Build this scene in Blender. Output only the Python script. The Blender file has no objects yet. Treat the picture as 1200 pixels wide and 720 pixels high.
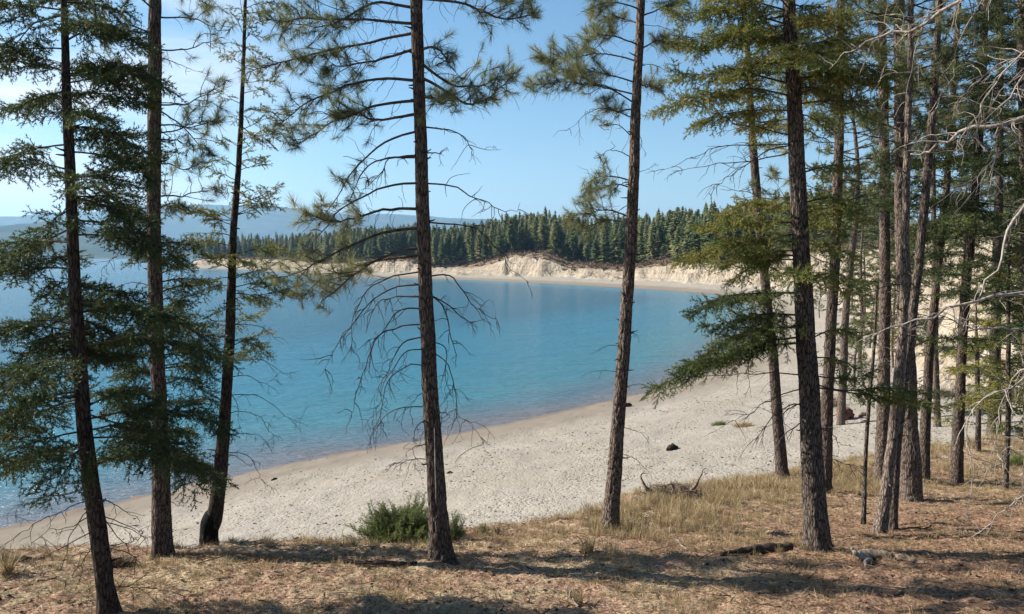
import bpy, math, random
import numpy as np
from mathutils import Vector, Matrix

random.seed(7)
RNG = np.random.default_rng(7)
C = bpy.context.scene.collection
R = math.radians

# ------------------------------------------------------------------ camera
HOR = 300.0                      # row of the photograph (720 high) where the horizon lies
F = 1000.0                       # focal length in photograph pixels (1200 wide)
EYE = np.array([0.0, 0.0, 9.0])  # lake level is z = 0
PITCH = math.atan((360 - HOR) / F)
cd = bpy.data.cameras.new('camera'); cam = bpy.data.objects.new('camera', cd); C.objects.link(cam)
cd.lens = 36.0 * F / 1200.0; cd.sensor_width = 36.0; cd.clip_start = 0.05; cd.clip_end = 60000
cam.location = EYE; cam.rotation_euler = (math.pi / 2 - PITCH, 0, 0)
bpy.context.scene.camera = cam

# ------------------------------------------------------------------ light
SUN_AZ, SUN_EL = 78.0, 32.0      # degrees left of the view axis, above the horizon
sc = bpy.context.scene
w = bpy.data.worlds.new('World'); sc.world = w; w.use_nodes = True
nt = w.node_tree
bg = nt.nodes['Background']; sky = nt.nodes.new('ShaderNodeTexSky')
sky.sky_type = 'NISHITA'; sky.sun_disc = False
sky.sun_elevation = R(SUN_EL); sky.sun_rotation = R(-SUN_AZ)
sky.altitude = 800; sky.air_density = 1.0; sky.dust_density = 0.45; sky.ozone_density = 2.2
hs = nt.nodes.new('ShaderNodeHueSaturation'); hs.inputs['Saturation'].default_value = 1.14; hs.inputs['Hue'].default_value = .492
nt.links.new(sky.outputs[0], hs.inputs['Color'])
# thin cloud plus white sun glare, both painted low into the sky, sun's side
tcw = nt.nodes.new('ShaderNodeTexCoord'); mpw = nt.nodes.new('ShaderNodeMapping'); mpw.inputs['Scale'].default_value = (1.2, 1.2, 5); nt.links.new(tcw.outputs['Generated'], mpw.inputs['Vector'])
nzw = nt.nodes.new('ShaderNodeTexNoise'); nzw.inputs['Scale'].default_value = 2.6; nzw.inputs['Detail'].default_value = 5; nt.links.new(mpw.outputs[0], nzw.inputs['Vector'])
dtw = nt.nodes.new('ShaderNodeVectorMath'); dtw.operation = 'DOT_PRODUCT'; dtw.inputs[1].default_value = (-.60, .79, .14); nt.links.new(tcw.outputs['Generated'], dtw.inputs[0])
r1 = nt.nodes.new('ShaderNodeMapRange'); r1.interpolation_type = 'SMOOTHSTEP'; r1.inputs[1].default_value = .90; r1.inputs[2].default_value = 1.0; nt.links.new(dtw.outputs['Value'], r1.inputs[0])
r2 = nt.nodes.new('ShaderNodeMapRange'); r2.interpolation_type = 'SMOOTHSTEP'; r2.inputs[1].default_value = .36; r2.inputs[2].default_value = .6; nt.links.new(nzw.outputs[0], r2.inputs[0])
mmw = nt.nodes.new('ShaderNodeMath'); mmw.operation = 'MULTIPLY'; nt.links.new(r1.outputs[0], mmw.inputs[0]); nt.links.new(r2.outputs[0], mmw.inputs[1])
mxw = nt.nodes.new('ShaderNodeMix'); mxw.data_type = 'RGBA'; nt.links.new(mmw.outputs[0], mxw.inputs[0]); nt.links.new(hs.outputs[0], mxw.inputs[6]); mxw.inputs[7].default_value = (7.6, 7.6, 7.6, 1)
nt.links.new(mxw.outputs[2], bg.inputs[0]); bg.inputs[1].default_value = 0.062
sd_ = bpy.data.lights.new('sun', 'SUN'); so = bpy.data.objects.new('sun', sd_); C.objects.link(so)
sd_.energy = 5.0; sd_.angle = R(0.53); sd_.color = (1.0, 0.93, 0.82)
S = Vector((-math.sin(R(SUN_AZ)) * math.cos(R(SUN_EL)), math.cos(R(SUN_AZ)) * math.cos(R(SUN_EL)), math.sin(R(SUN_EL))))
so.rotation_euler = (-S).to_track_quat('-Z', 'Y').to_euler(); so.location = (-30, 20, 40)
sc.view_settings.view_transform = 'Standard'; sc.view_settings.look = 'None'
sc.view_settings.gamma = 1.0; sc.view_settings.use_curve_mapping = False
sc.view_settings.exposure = 1.3
sc.cycles.max_bounces = 6; sc.cycles.diffuse_bounces = 3; sc.cycles.transparent_max_bounces = 8
sc.cycles.volume_bounces = 0
sc.cycles.use_denoising = True

# ------------------------------------------------------------------ pixel -> world
def ray(px, py):
    v = np.array([(px - 600) / F, 1.0, -(py - 360) / F])
    c, s = math.cos(PITCH), math.sin(PITCH)
    return np.array([v[0], v[1] * c + v[2] * s, -v[1] * s + v[2] * c])
def at(px, py, D):
    r = ray(px, py); return EYE + r * (D / r[1])

# ------------------------------------------------------------------ noise
def _h(ix, iy, iz, seed):
    n = (ix.astype(np.int64) * 374761393 + iy.astype(np.int64) * 668265263 + iz.astype(np.int64) * 2147483647 + seed * 974634777) & 0xffffffff
    n = ((n ^ (n >> 13)) * 1274126177) & 0xffffffff
    n = ((n ^ (n >> 16)) * 2246822519) & 0xffffffff
    return ((n ^ (n >> 15)) & 0xffffff) / float(0xffffff)
def vnoise(x, y, z=None, seed=0):
    x = np.asarray(x, float); y = np.asarray(y, float)
    z = np.zeros_like(x) if z is None else np.asarray(z, float)
    ix, iy, iz = np.floor(x), np.floor(y), np.floor(z)
    fx, fy, fz = x - ix, y - iy, z - iz
    fx = fx * fx * (3 - 2 * fx); fy = fy * fy * (3 - 2 * fy); fz = fz * fz * (3 - 2 * fz)
    def lay(k):
        a = _h(ix, iy, iz + k, seed); b = _h(ix + 1, iy, iz + k, seed)
        c = _h(ix, iy + 1, iz + k, seed); d = _h(ix + 1, iy + 1, iz + k, seed)
        return (a * (1 - fx) + b * fx) * (1 - fy) + (c * (1 - fx) + d * fx) * fy
    l0 = lay(0)
    if not np.any(fz): return l0
    return l0 * (1 - fz) + lay(1) * fz
def fbm(x, y, z=None, seed=0, o=4):
    s = 0; a = .5; t = 0
    for k in range(o):
        f = 2.03 ** k
        s = s + a * vnoise(np.asarray(x) * f, np.asarray(y) * f, None if z is None else np.asarray(z) * f, seed + k * 17); t += a; a *= .5
    return s / t

# ------------------------------------------------------------------ mesh builder
def nrm(v):
    v = np.asarray(v, float); return v / (np.linalg.norm(v) + 1e-12)
class MB:
    def __init__(s): s.v = []; s.f = []; s.m = []; s.t = []; s.sm = []; s.n = 0
    def add(s, v, f, mat=0, tint=0.5, smooth=False):
        v = np.asarray(v, np.float32); f = np.asarray(f, np.int64)
        if len(v) == 0 or len(f) == 0: return
        s.v.append(v); s.f.append(f + s.n); s.m.append(np.full(len(f), mat, np.int32))
        s.t.append(np.broadcast_to(np.asarray(tint, np.float32), (len(v),)).copy()); s.sm.append(np.full(len(f), smooth, bool))
        s.n += len(v)
    def tube(s, P, rad, seg=6, mat=0, smooth=True, tint=0.5, cap=True):
        P = np.asarray(P, float); n = len(P); rad = np.atleast_1d(np.asarray(rad, float)); rad = np.interp(np.linspace(0, 1, n), np.linspace(0, 1, len(rad)), rad) if len(rad) > 1 else np.full(n, rad[0])
        T = np.gradient(P, axis=0); T /= np.linalg.norm(T, axis=1)[:, None] + 1e-12
        a = np.array([0, 0, 1.]) if abs(T[0][2]) < .9 else np.array([0, 1., 0])
        U = np.empty((n, 3)); u = nrm(np.cross(T[0], a))
        for i in range(n):
            u = nrm(u - T[i] * np.dot(u, T[i])); U[i] = u
        W = np.cross(T, U)
        th = np.arange(seg) * 2 * math.pi / seg
        V = P[:, None, :] + rad[:, None, None] * (np.cos(th)[None, :, None] * U[:, None, :] + np.sin(th)[None, :, None] * W[:, None, :])
        i = np.arange(n - 1)[:, None] * seg; j = np.arange(seg)[None, :]; k = (j + 1) % seg
        a_, b_, c_, d_ = (i + j).ravel(), (i + k).ravel(), (i + seg + k).ravel(), (i + seg + j).ravel()
        f = np.concatenate([np.stack([a_, b_, c_], 1), np.stack([a_, c_, d_], 1)])
        V = V.reshape(-1, 3)
        if cap:
            V = np.concatenate([V, P[:1], P[-1:]]); e = n * seg; jj = np.arange(seg); kk = (jj + 1) % seg
            f = np.concatenate([f, np.stack([kk, jj, np.full(seg, e)], 1), np.stack([(n - 1) * seg + jj, (n - 1) * seg + kk, np.full(seg, e + 1)], 1)])
        s.add(V, f, mat, tint, smooth)
    def inst(s, tmpl, M, O, mat=1, tint=0.5):
        tv, tf = tmpl; k = len(M)
        if k == 0: return
        M = np.asarray(M); O = np.asarray(O)
        V = np.einsum('kij,nj->kni', M, tv) + O[:, None, :]
        f = (tf[None] + (np.arange(k) * len(tv))[:, None, None]).reshape(-1, 3)
        tint = np.repeat(np.broadcast_to(np.asarray(tint, float), (k,)), len(tv))
        s.add(V.reshape(-1, 3), f, mat, tint, False)
    def build(s, name, mats, parent=None, attrs=None):
        me = bpy.data.meshes.new(name)
        if s.n:
            V = np.concatenate(s.v); Fc = np.concatenate(s.f).astype(np.int32)
            if parent is not None: V = V - np.array(parent.matrix_world.translation if parent.parent else parent.location, np.float32)
            me.vertices.add(len(V)); me.vertices.foreach_set('co', V.astype(np.float32).ravel())
            me.loops.add(Fc.size); me.loops.foreach_set('vertex_index', Fc.ravel())
            me.polygons.add(len(Fc)); me.polygons.foreach_set('loop_start', np.arange(0, Fc.size, 3, dtype=np.int32))
            me.polygons.foreach_set('material_index', np.concatenate(s.m)); me.polygons.foreach_set('use_smooth', np.concatenate(s.sm))
            at_ = me.attributes.new('tint', 'FLOAT', 'POINT'); at_.data.foreach_set('value', np.concatenate(s.t))
            if attrs:
                for k, a in attrs.items():
                    q = me.attributes.new(k, 'FLOAT', 'POINT'); q.data.foreach_set('value', np.asarray(a, np.float32))
            me.update(calc_edges=True)
        for m in (mats if isinstance(mats, (list, tuple)) else [mats]): me.materials.append(m)
        o = bpy.data.objects.new(name, me); C.objects.link(o)
        if parent is not None: o.parent = parent
        return o
def tag(o, label=None, cat=None, group=None, kind=None):
    if label: o['label'] = label
    if cat: o['category'] = cat
    if group: o['group'] = group
    if kind: o['kind'] = kind
    return o
def empty(name, loc, label, cat, group=None):
    o = bpy.data.objects.new(name, None); C.objects.link(o); o.location = [float(q) for q in loc]
    o.empty_display_size = .2
    return tag(o, label, cat, group)

# ------------------------------------------------------------------ materials
def new_mat(name, rough=.9, spec=.2):
    m = bpy.data.materials.new(name); m.use_nodes = True; n = m.node_tree
    b = n.nodes['Principled BSDF']; b.inputs['Roughness'].default_value = rough; b.inputs['Specular IOR Level'].default_value = spec
    return m, n, b
def node(n, t, **kw):
    x = n.nodes.new(t)
    for k, v in kw.items():
        if k in x.inputs: x.inputs[k].default_value = v
        else: setattr(x, k, v)
    return x
def ramp(n, src, stops):
    r = n.nodes.new('ShaderNodeValToRGB'); e = r.color_ramp.elements
    while len(e) < len(stops): e.new(.5)
    for q, (p, c) in zip(e, stops): q.position = p; q.color = (*c, 1) if len(c) == 3 else c
    n.links.new(src, r.inputs[0]); return r.outputs[0]
def noise(n, vec, scale, detail=4, rough=.55, dist=0):
    q = node(n, 'ShaderNodeTexNoise', Scale=scale, Detail=detail, Roughness=rough, Distortion=dist)
    if vec is not None: n.links.new(vec, q.inputs['Vector'])
    return q.outputs[0]
def mixc(n, f, a, b, mode='MIX'):
    q = n.nodes.new('ShaderNodeMix'); q.data_type = 'RGBA'; q.blend_type = mode
    for s_, v in ((q.inputs[0], f), (q.inputs[6], a), (q.inputs[7], b)):
        if hasattr(v, 'is_linked'): n.links.new(v, s_)
        elif isinstance(v, (int, float)): s_.default_value = v
        else: s_.default_value = (*v, 1)
    return q.outputs[2]
def mth(n, op, a, b=0.0, clamp=False):
    q = n.nodes.new('ShaderNodeMath'); q.operation = op; q.use_clamp = clamp
    for s_, v in ((q.inputs[0], a), (q.inputs[1], b)):
        if hasattr(v, 'is_linked'): n.links.new(v, s_)
        else: s_.default_value = v
    return q.outputs[0]
def bump(n, b, h, strength, dist):
    q = node(n, 'ShaderNodeBump', Strength=strength, Distance=dist); n.links.new(h, q.inputs['Height']); n.links.new(q.outputs[0], b.inputs['Normal']); return q
def coords(n, scale=(1, 1, 1)):
    g = n.nodes.new('ShaderNodeTexCoord'); mp = n.nodes.new('ShaderNodeMapping'); mp.inputs['Scale'].default_value = scale
    n.links.new(g.outputs['Object'], mp.inputs['Vector']); return mp.outputs[0]
def attr(n, name):
    q = n.nodes.new('ShaderNodeAttribute'); q.attribute_name = name; return q.outputs['Fac']

def bark_mat(name, dark, mid, light, sc=1.0, bs=.9):
    m, n, b = new_mat(name, .95, .08)
    v = coords(n, (34 * sc, 34 * sc, 7.5 * sc)); v2 = coords(n, (90 * sc, 90 * sc, 30 * sc)); v3 = coords(n, (5, 5, 1.2))
    vo = node(n, 'ShaderNodeTexVoronoi', Scale=1.0); vo.feature = 'DISTANCE_TO_EDGE'
    nz = noise(n, v, 1.0, 3); 
    add = n.nodes.new('ShaderNodeVectorMath'); add.operation = 'ADD'; n.links.new(v, add.inputs[0])
    nn = node(n, 'ShaderNodeTexNoise', Scale=1.1, Detail=5.0, Roughness=.7); n.links.new(v, nn.inputs['Vector']); n.links.new(nn.outputs['Color'], add.inputs[1])
    n.links.new(add.outputs[0], vo.inputs['Vector'])
    crack = ramp(n, mth(n, 'ADD', vo.outputs[0], mth(n, 'MULTIPLY', mth(n, 'SUBTRACT', noise(n, v2, 1.0, 3), .5), .35)), [(0, (.0, .0, .0)), (.2, (1, 1, 1))])
    fine = noise(n, v2, 1.0, 4)
    plate = mixc(n, fine, mid, light); plate = mixc(n, mth(n, 'MULTIPLY', noise(n, v3, 1.0, 2), .6), plate, dark)
    col = mixc(n, crack, dark, plate)
    n.links.new(col, b.inputs['Base Color'])
    hh = mth(n, 'ADD', mth(n, 'MULTIPLY', vo.outputs[0], 1.6, True), mth(n, 'MULTIPLY', fine, .35))
    bump(n, b, hh, bs, .02)
    return m
M = {}
M['pine_bark'] = bark_mat('pine_bark', (.018, .013, .011), (.13, .095, .077), (.36, .285, .235))
M['fir_bark'] = bark_mat('fir_bark', (.016, .012, .01), (.095, .073, .06), (.3, .245, .2))
M['shade_bark'] = bark_mat('shade_bark', (.014, .011, .01), (.055, .043, .036), (.15, .12, .1))  # bark darkened for left trunks, their shade side put into the colour
M['brown_bark'] = bark_mat('brown_bark', (.018, .013, .011), (.09, .066, .053), (.28, .22, .18))
M['pale_bark'] = bark_mat('pale_bark', (.03, .022, .018), (.2, .15, .12), (.42, .345, .295), 1.0)
M['char'] = bark_mat('charred_wood', (.006, .006, .006), (.014, .013, .012), (.035, .03, .026))
def plain_wood(name, a, b_, sc=(6, 6, 30)):
    m, n, b = new_mat(name, .9, .1); v = coords(n, sc)
    f = noise(n, v, 1.5, 4); n.links.new(mixc(n, ramp(n, f, [(.35, (0, 0, 0)), (.65, (1, 1, 1))]), a, b_), b.inputs['Base Color'])
    bump(n, b, f, .5, .01); return m
M['dead_twig'] = plain_wood('dead_twig', (.035, .028, .024), (.1, .082, .07))
M['grey_wood'] = plain_wood('grey_wood', (.14, .115, .098), (.34, .3, .265), (25, 25, 8))
M['drift'] = plain_wood('drift_wood', (.09, .068, .05), (.26, .2, .15), (20, 20, 20))
M['dark_wood'] = plain_wood('dark_wood', (.018, .014, .012), (.07, .052, .04), (20, 20, 20))
M['rust_rock'] = plain_wood('rust_rock', (.12, .05, .035), (.25, .12, .09), (8, 8, 8))
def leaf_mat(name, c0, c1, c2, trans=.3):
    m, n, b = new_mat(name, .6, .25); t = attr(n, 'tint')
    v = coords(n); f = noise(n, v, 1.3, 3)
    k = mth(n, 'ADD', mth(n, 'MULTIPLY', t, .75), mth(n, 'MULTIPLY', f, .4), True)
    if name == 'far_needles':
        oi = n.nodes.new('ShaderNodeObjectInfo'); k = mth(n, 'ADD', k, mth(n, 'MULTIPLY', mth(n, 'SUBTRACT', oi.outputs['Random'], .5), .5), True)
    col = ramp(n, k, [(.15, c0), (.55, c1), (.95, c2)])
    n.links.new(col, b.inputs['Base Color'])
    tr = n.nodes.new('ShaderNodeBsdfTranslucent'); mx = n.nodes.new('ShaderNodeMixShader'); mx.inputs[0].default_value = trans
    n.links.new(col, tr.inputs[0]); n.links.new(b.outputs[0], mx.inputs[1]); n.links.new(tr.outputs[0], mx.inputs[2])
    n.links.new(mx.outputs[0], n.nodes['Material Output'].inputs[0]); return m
M['fir'] = leaf_mat('fir_needles', (.024, .04, .015), (.062, .09, .028), (.16, .165, .052), .25)
M['fir_warm'] = leaf_mat('fir_needles_warm', (.04, .06, .018), (.12, .15, .036), (.27, .23, .065), .3)
M['pine'] = leaf_mat('pine_needles', (.06, .082, .036), (.145, .165, .075), (.29, .28, .14), .42)
M['pine_warm'] = leaf_mat('pine_needles_warm', (.07, .085, .03), (.15, .16, .06), (.26, .2, .09))
M['far_leaf'] = leaf_mat('far_needles', (.036, .058, .022), (.1, .13, .045), (.23, .22, .095), .15)
M['juniper'] = leaf_mat('juniper_needles', (.06, .085, .03), (.13, .16, .05), (.24, .25, .09))
M['grass'] = leaf_mat('dry_grass', (.17, .12, .065), (.31, .235, .125), (.46, .37, .215), .3)
M['litter'] = leaf_mat('needle_litter', (.08, .045, .03), (.24, .13, .075), (.4, .27, .17), .1)

# ------------------------------------------------------------------ ground shape
def chaikin(P, k=2):
    P = np.asarray(P, float)
    for _ in range(k):
        a = P[:-1] * .75 + P[1:] * .25; b = P[:-1] * .25 + P[1:] * .75
        P = np.concatenate([P[:1], np.stack([a, b], 1).reshape(-1, 2), P[-1:]])
    return P
SHORE = chaikin([(-400, -300), (-60, -10), (-30, 14), (-16.6, 27.7), (-10.8, 35.9), (-1.7, 43.6), (8.8, 56), (17, 68), (22, 80), (26, 92), (36, 122), (46, 158),
    (51, 187), (44, 215), (26, 252), (0, 296), (-27, 330), (-54, 352), (-82, 380), (-105, 420), (-128, 474), (-170, 540), (-215, 585), (-244, 610), (-250, 640),
    (-225, 700), (-60, 900), (200, 1500), (1500, 4500)])
LAKE = np.concatenate([SHORE, [(-9000, 5200), (-9000, -300)]])
FOOT = chaikin([(100, 0), (34, 25), (21.5, 34), (20, 43), (25.5, 56), (34, 80), (44.5, 112), (57, 150), (62, 187), (54, 220), (36, 260), (9, 303), (-18, 338), (-46, 362),
    (-74, 390), (-96, 430), (-118, 484), (-160, 552), (-206, 598), (-232, 616), (-238, 640), (-215, 700), (-55, 890), (210, 1490), (1510, 4490)])
UP = np.concatenate([FOOT, [(9000, 4600), (9000, 0)]])
def sdist(P, poly):
    n = len(poly); out = np.full(len(P), 1e18); ins = np.zeros(len(P), bool)
    for i in range(n):
        a = poly[i]; b = poly[(i + 1) % n]; ab = b - a
        ap0 = P[:, 0] - a[0]; ap1 = P[:, 1] - a[1]
        t = np.clip((ap0 * ab[0] + ap1 * ab[1]) / (ab @ ab + 1e-12), 0, 1)
        out = np.minimum(out, (ap0 - t * ab[0]) ** 2 + (ap1 - t * ab[1]) ** 2)
        c = ((a[1] <= P[:, 1]) & (b[1] > P[:, 1])) | ((b[1] <= P[:, 1]) & (a[1] > P[:, 1]))
        if abs(ab[1]) > 1e-9: ins ^= c & (P[:, 0] < a[0] + (P[:, 1] - a[1]) / ab[1] * ab[0])
    d = np.sqrt(out); return np.where(ins, d, -d)
def sstep(a, b, x): t = np.clip((x - a) / (b - a), 0, 1); return t * t * (3 - 2 * t)
def smax(a, b, k): return np.log(np.exp(np.clip(a / k, -400, 400) - np.maximum(a, b) / k) + np.exp(b / k - np.maximum(a, b) / k)) * k + np.maximum(a, b)
def edge_y(x): return np.interp(x, [-40, -12, -6, -3, -.8, 1, 2.2, 6, 14, 30], [8, 10.5, 11.3, 12.0, 12.9, 14.0, 16.5, 20.5, 26, 30])
def terrain(x, y, full=False):
    x = np.atleast_1d(np.asarray(x, float)); y = np.atleast_1d(np.asarray(y, float)); P = np.stack([x, y], 1)
    s = -sdist(P, LAKE)
    r = np.hypot(x, y)
    s = s + np.where(r < 120, .8, 3.0) * (fbm(x / 7, y / 7, seed=3) - .5) * np.clip(np.abs(s) / 3, .25, 1) + np.where(r < 120, .3, 0) * (fbm(x / 1.3, y / 1.3, seed=4) - .5)
    zb = np.where(s > 0, np.where(s < 24, .135 * s, 3.24 + .02 * (s - 24)), .12 * np.maximum(s, -30))
    zb = zb - .22 * np.exp(-((s - 5.5) / 1.6) ** 2) * (r < 120) * .5
    ey = edge_y(x) + 1.1 * (fbm(x / 2.2, y / 2.2, seed=9) - .5)
    zn = np.interp(y, [-400, -30, 0, 6, 8, 10, 13, 16, 20, 26, 60], [12, 9.4, 7.4, 6.05, 5.6, 5.32, 4.76, 4.34, 3.68, 3.2, 2.0])
    bench = zn - .5 * np.maximum(y - ey, 0)
    near = (s > -5) & (y < 75)
    z = np.where(near & (s > 0), smax(zb, bench, .18), zb)
    c = sdist(P, UP)
    g = fbm(x / 5.5, y / 5.5, seed=21, o=4); g2 = np.abs(vnoise(x / 3.2, y / 3.2, seed=31) - .5) * 2
    farf = sstep(60, 180, r)
    wid = 4.5 + 3.0 * (1 - farf) * 2.2
    cc = c + 6.5 * (g - .5) + 2.2 * (g2 - .5) * farf
    along = fbm(x / 38, y / 38, seed=5, o=2)
    hpx = np.interp(600 + F * np.clip(x / np.maximum(y, 1), -1, 1), [200, 330, 380, 420, 480, 500, 545, 575, 600, 640, 668, 730, 765, 800, 860, 940], [4.2, 3.6, 2.4, 3.8, 4, 2.0, 1.6, 3.2, 5.6, 5.8, 2.4, 2.0, 3.6, 4.6, 4.2, 8])
    Hc = hpx * (.75 + .5 * along) * farf + 9.0 * (1 - farf)
    prof = sstep(0, 1, np.clip(cc / wid, 0, 1)) ** .8 * .93 + .07 * np.clip(cc / (wid * 4), 0, 1)
    z = z + np.where(c > -12, Hc * prof, 0)
    z = z + np.where(c > 6, 5.0 * sstep(8, 120, c) + 8 * sstep(90, 420, c), 0) * (farf * .8 + .2)
    z = z + np.where(z > 0, 1, 0) * ((fbm(x * .9, y * .9, seed=41) - .5) * .14 + ((fbm(x * 6, y * 6, seed=43, o=3) - .5) * .10 + (fbm(x * 2.1, y * 2.1, seed=44, o=2) - .5) * .06) * (y < ey) * (r < 40))
    z = np.where(s < -.2, np.minimum(z, -.02), z)
    if full:
        sand = np.where(near, 1 - sstep(-.25, .35, (bench - zb) + .9 * (fbm(x / 1.1, y / 1.1, seed=77) - .5)), 1.0)
        cliff = sstep(-.5, 1.2, cc)
        top = sstep(wid * .95, wid * 1.35, cc + 1.0 * (fbm(x / 2, y / 2, seed=61) - .5))
        return z, s, sand, cliff, top
    return z
def hz(x, y): return float(terrain(x, y)[0])
def ground(px, py):
    r = ray(px, py); t = np.concatenate([np.linspace(3, 60, 3000), np.linspace(60, 700, 3000)]); Q = EYE[None] + r[None] * t[:, None]
    z = terrain(Q[:, 0], Q[:, 1]); k = np.argmax(Q[:, 2] <= np.maximum(z, 0)); return np.array([Q[k, 0], Q[k, 1], max(z[k], 0)])

# columns by bearing, rows fitted to the two shores of the bay
th = np.concatenate([np.arange(-180, -42, 4.0), np.arange(-42, 42, .17), np.arange(42, 180.01, 4.0)])
def crossings(t):
    d = np.array([math.sin(R(t)), math.cos(R(t))]); out = []
    for i in range(len(SHORE) - 1):
        a = SHORE[i]; e = SHORE[i + 1] - a; det = d[0] * (-e[1]) + e[0] * d[1]
        if abs(det) < 1e-12: continue
        r_ = (a[0] * (-e[1]) + e[0] * a[1]) / det; u = (d[0] * a[1] - d[1] * a[0]) / det
        if r_ > 5 and 0 <= u < 1: out.append(r_)
    return sorted(out)
cols = []; nf = []
for t in th:
    c = crossings(t)
    if len(c) >= 2: n_, f_ = c[0], c[1]
    elif len(c) == 1: n_, f_ = c[0], 640
    else: n_, f_ = 110, 112
    if f_ > 700: f_ = 640
    n_ = min(n_, 230)
    nf.append([n_, f_])
nf = np.array(nf); kk_ = np.searchsorted(th, 14.0); nf[kk_:] = nf[kk_]
for n_, f_ in nf:
    rows = np.concatenate([np.geomspace(.4, 6, 16)[:-1], np.geomspace(6, n_, 330), np.linspace(n_, f_, 60)[1:], f_ + np.linspace(0, 55, 85)[1:], f_ + np.geomspace(55, 900, 45)[1:], np.geomspace(f_ + 900, 30000, 14)[1:]])
    cols.append(rows)
RR = np.array(cols); TT = np.radians(th)[:, None]
X = (RR * np.sin(TT)).ravel(); Y = (RR * np.cos(TT)).ravel()
Z, Sd, Sand, Cliff, Top = terrain(X, Y, True)
nc, nr = RR.shape
def grid_faces(nc, nr):
    i = np.arange(nc - 1)[:, None] * nr; j = np.arange(nr - 1)[None]
    a, b, c_, d = (i + j).ravel(), (i + j + 1).ravel(), (i + nr + j + 1).ravel(), (i + nr + j).ravel()
    return np.concatenate([np.stack([a, c_, b], 1), np.stack([a, d, c_], 1)])
FS = grid_faces(nc, nr)
mb = MB(); mb.add(np.stack([X, Y, Z], 1), FS, 0, .5, True)

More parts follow.
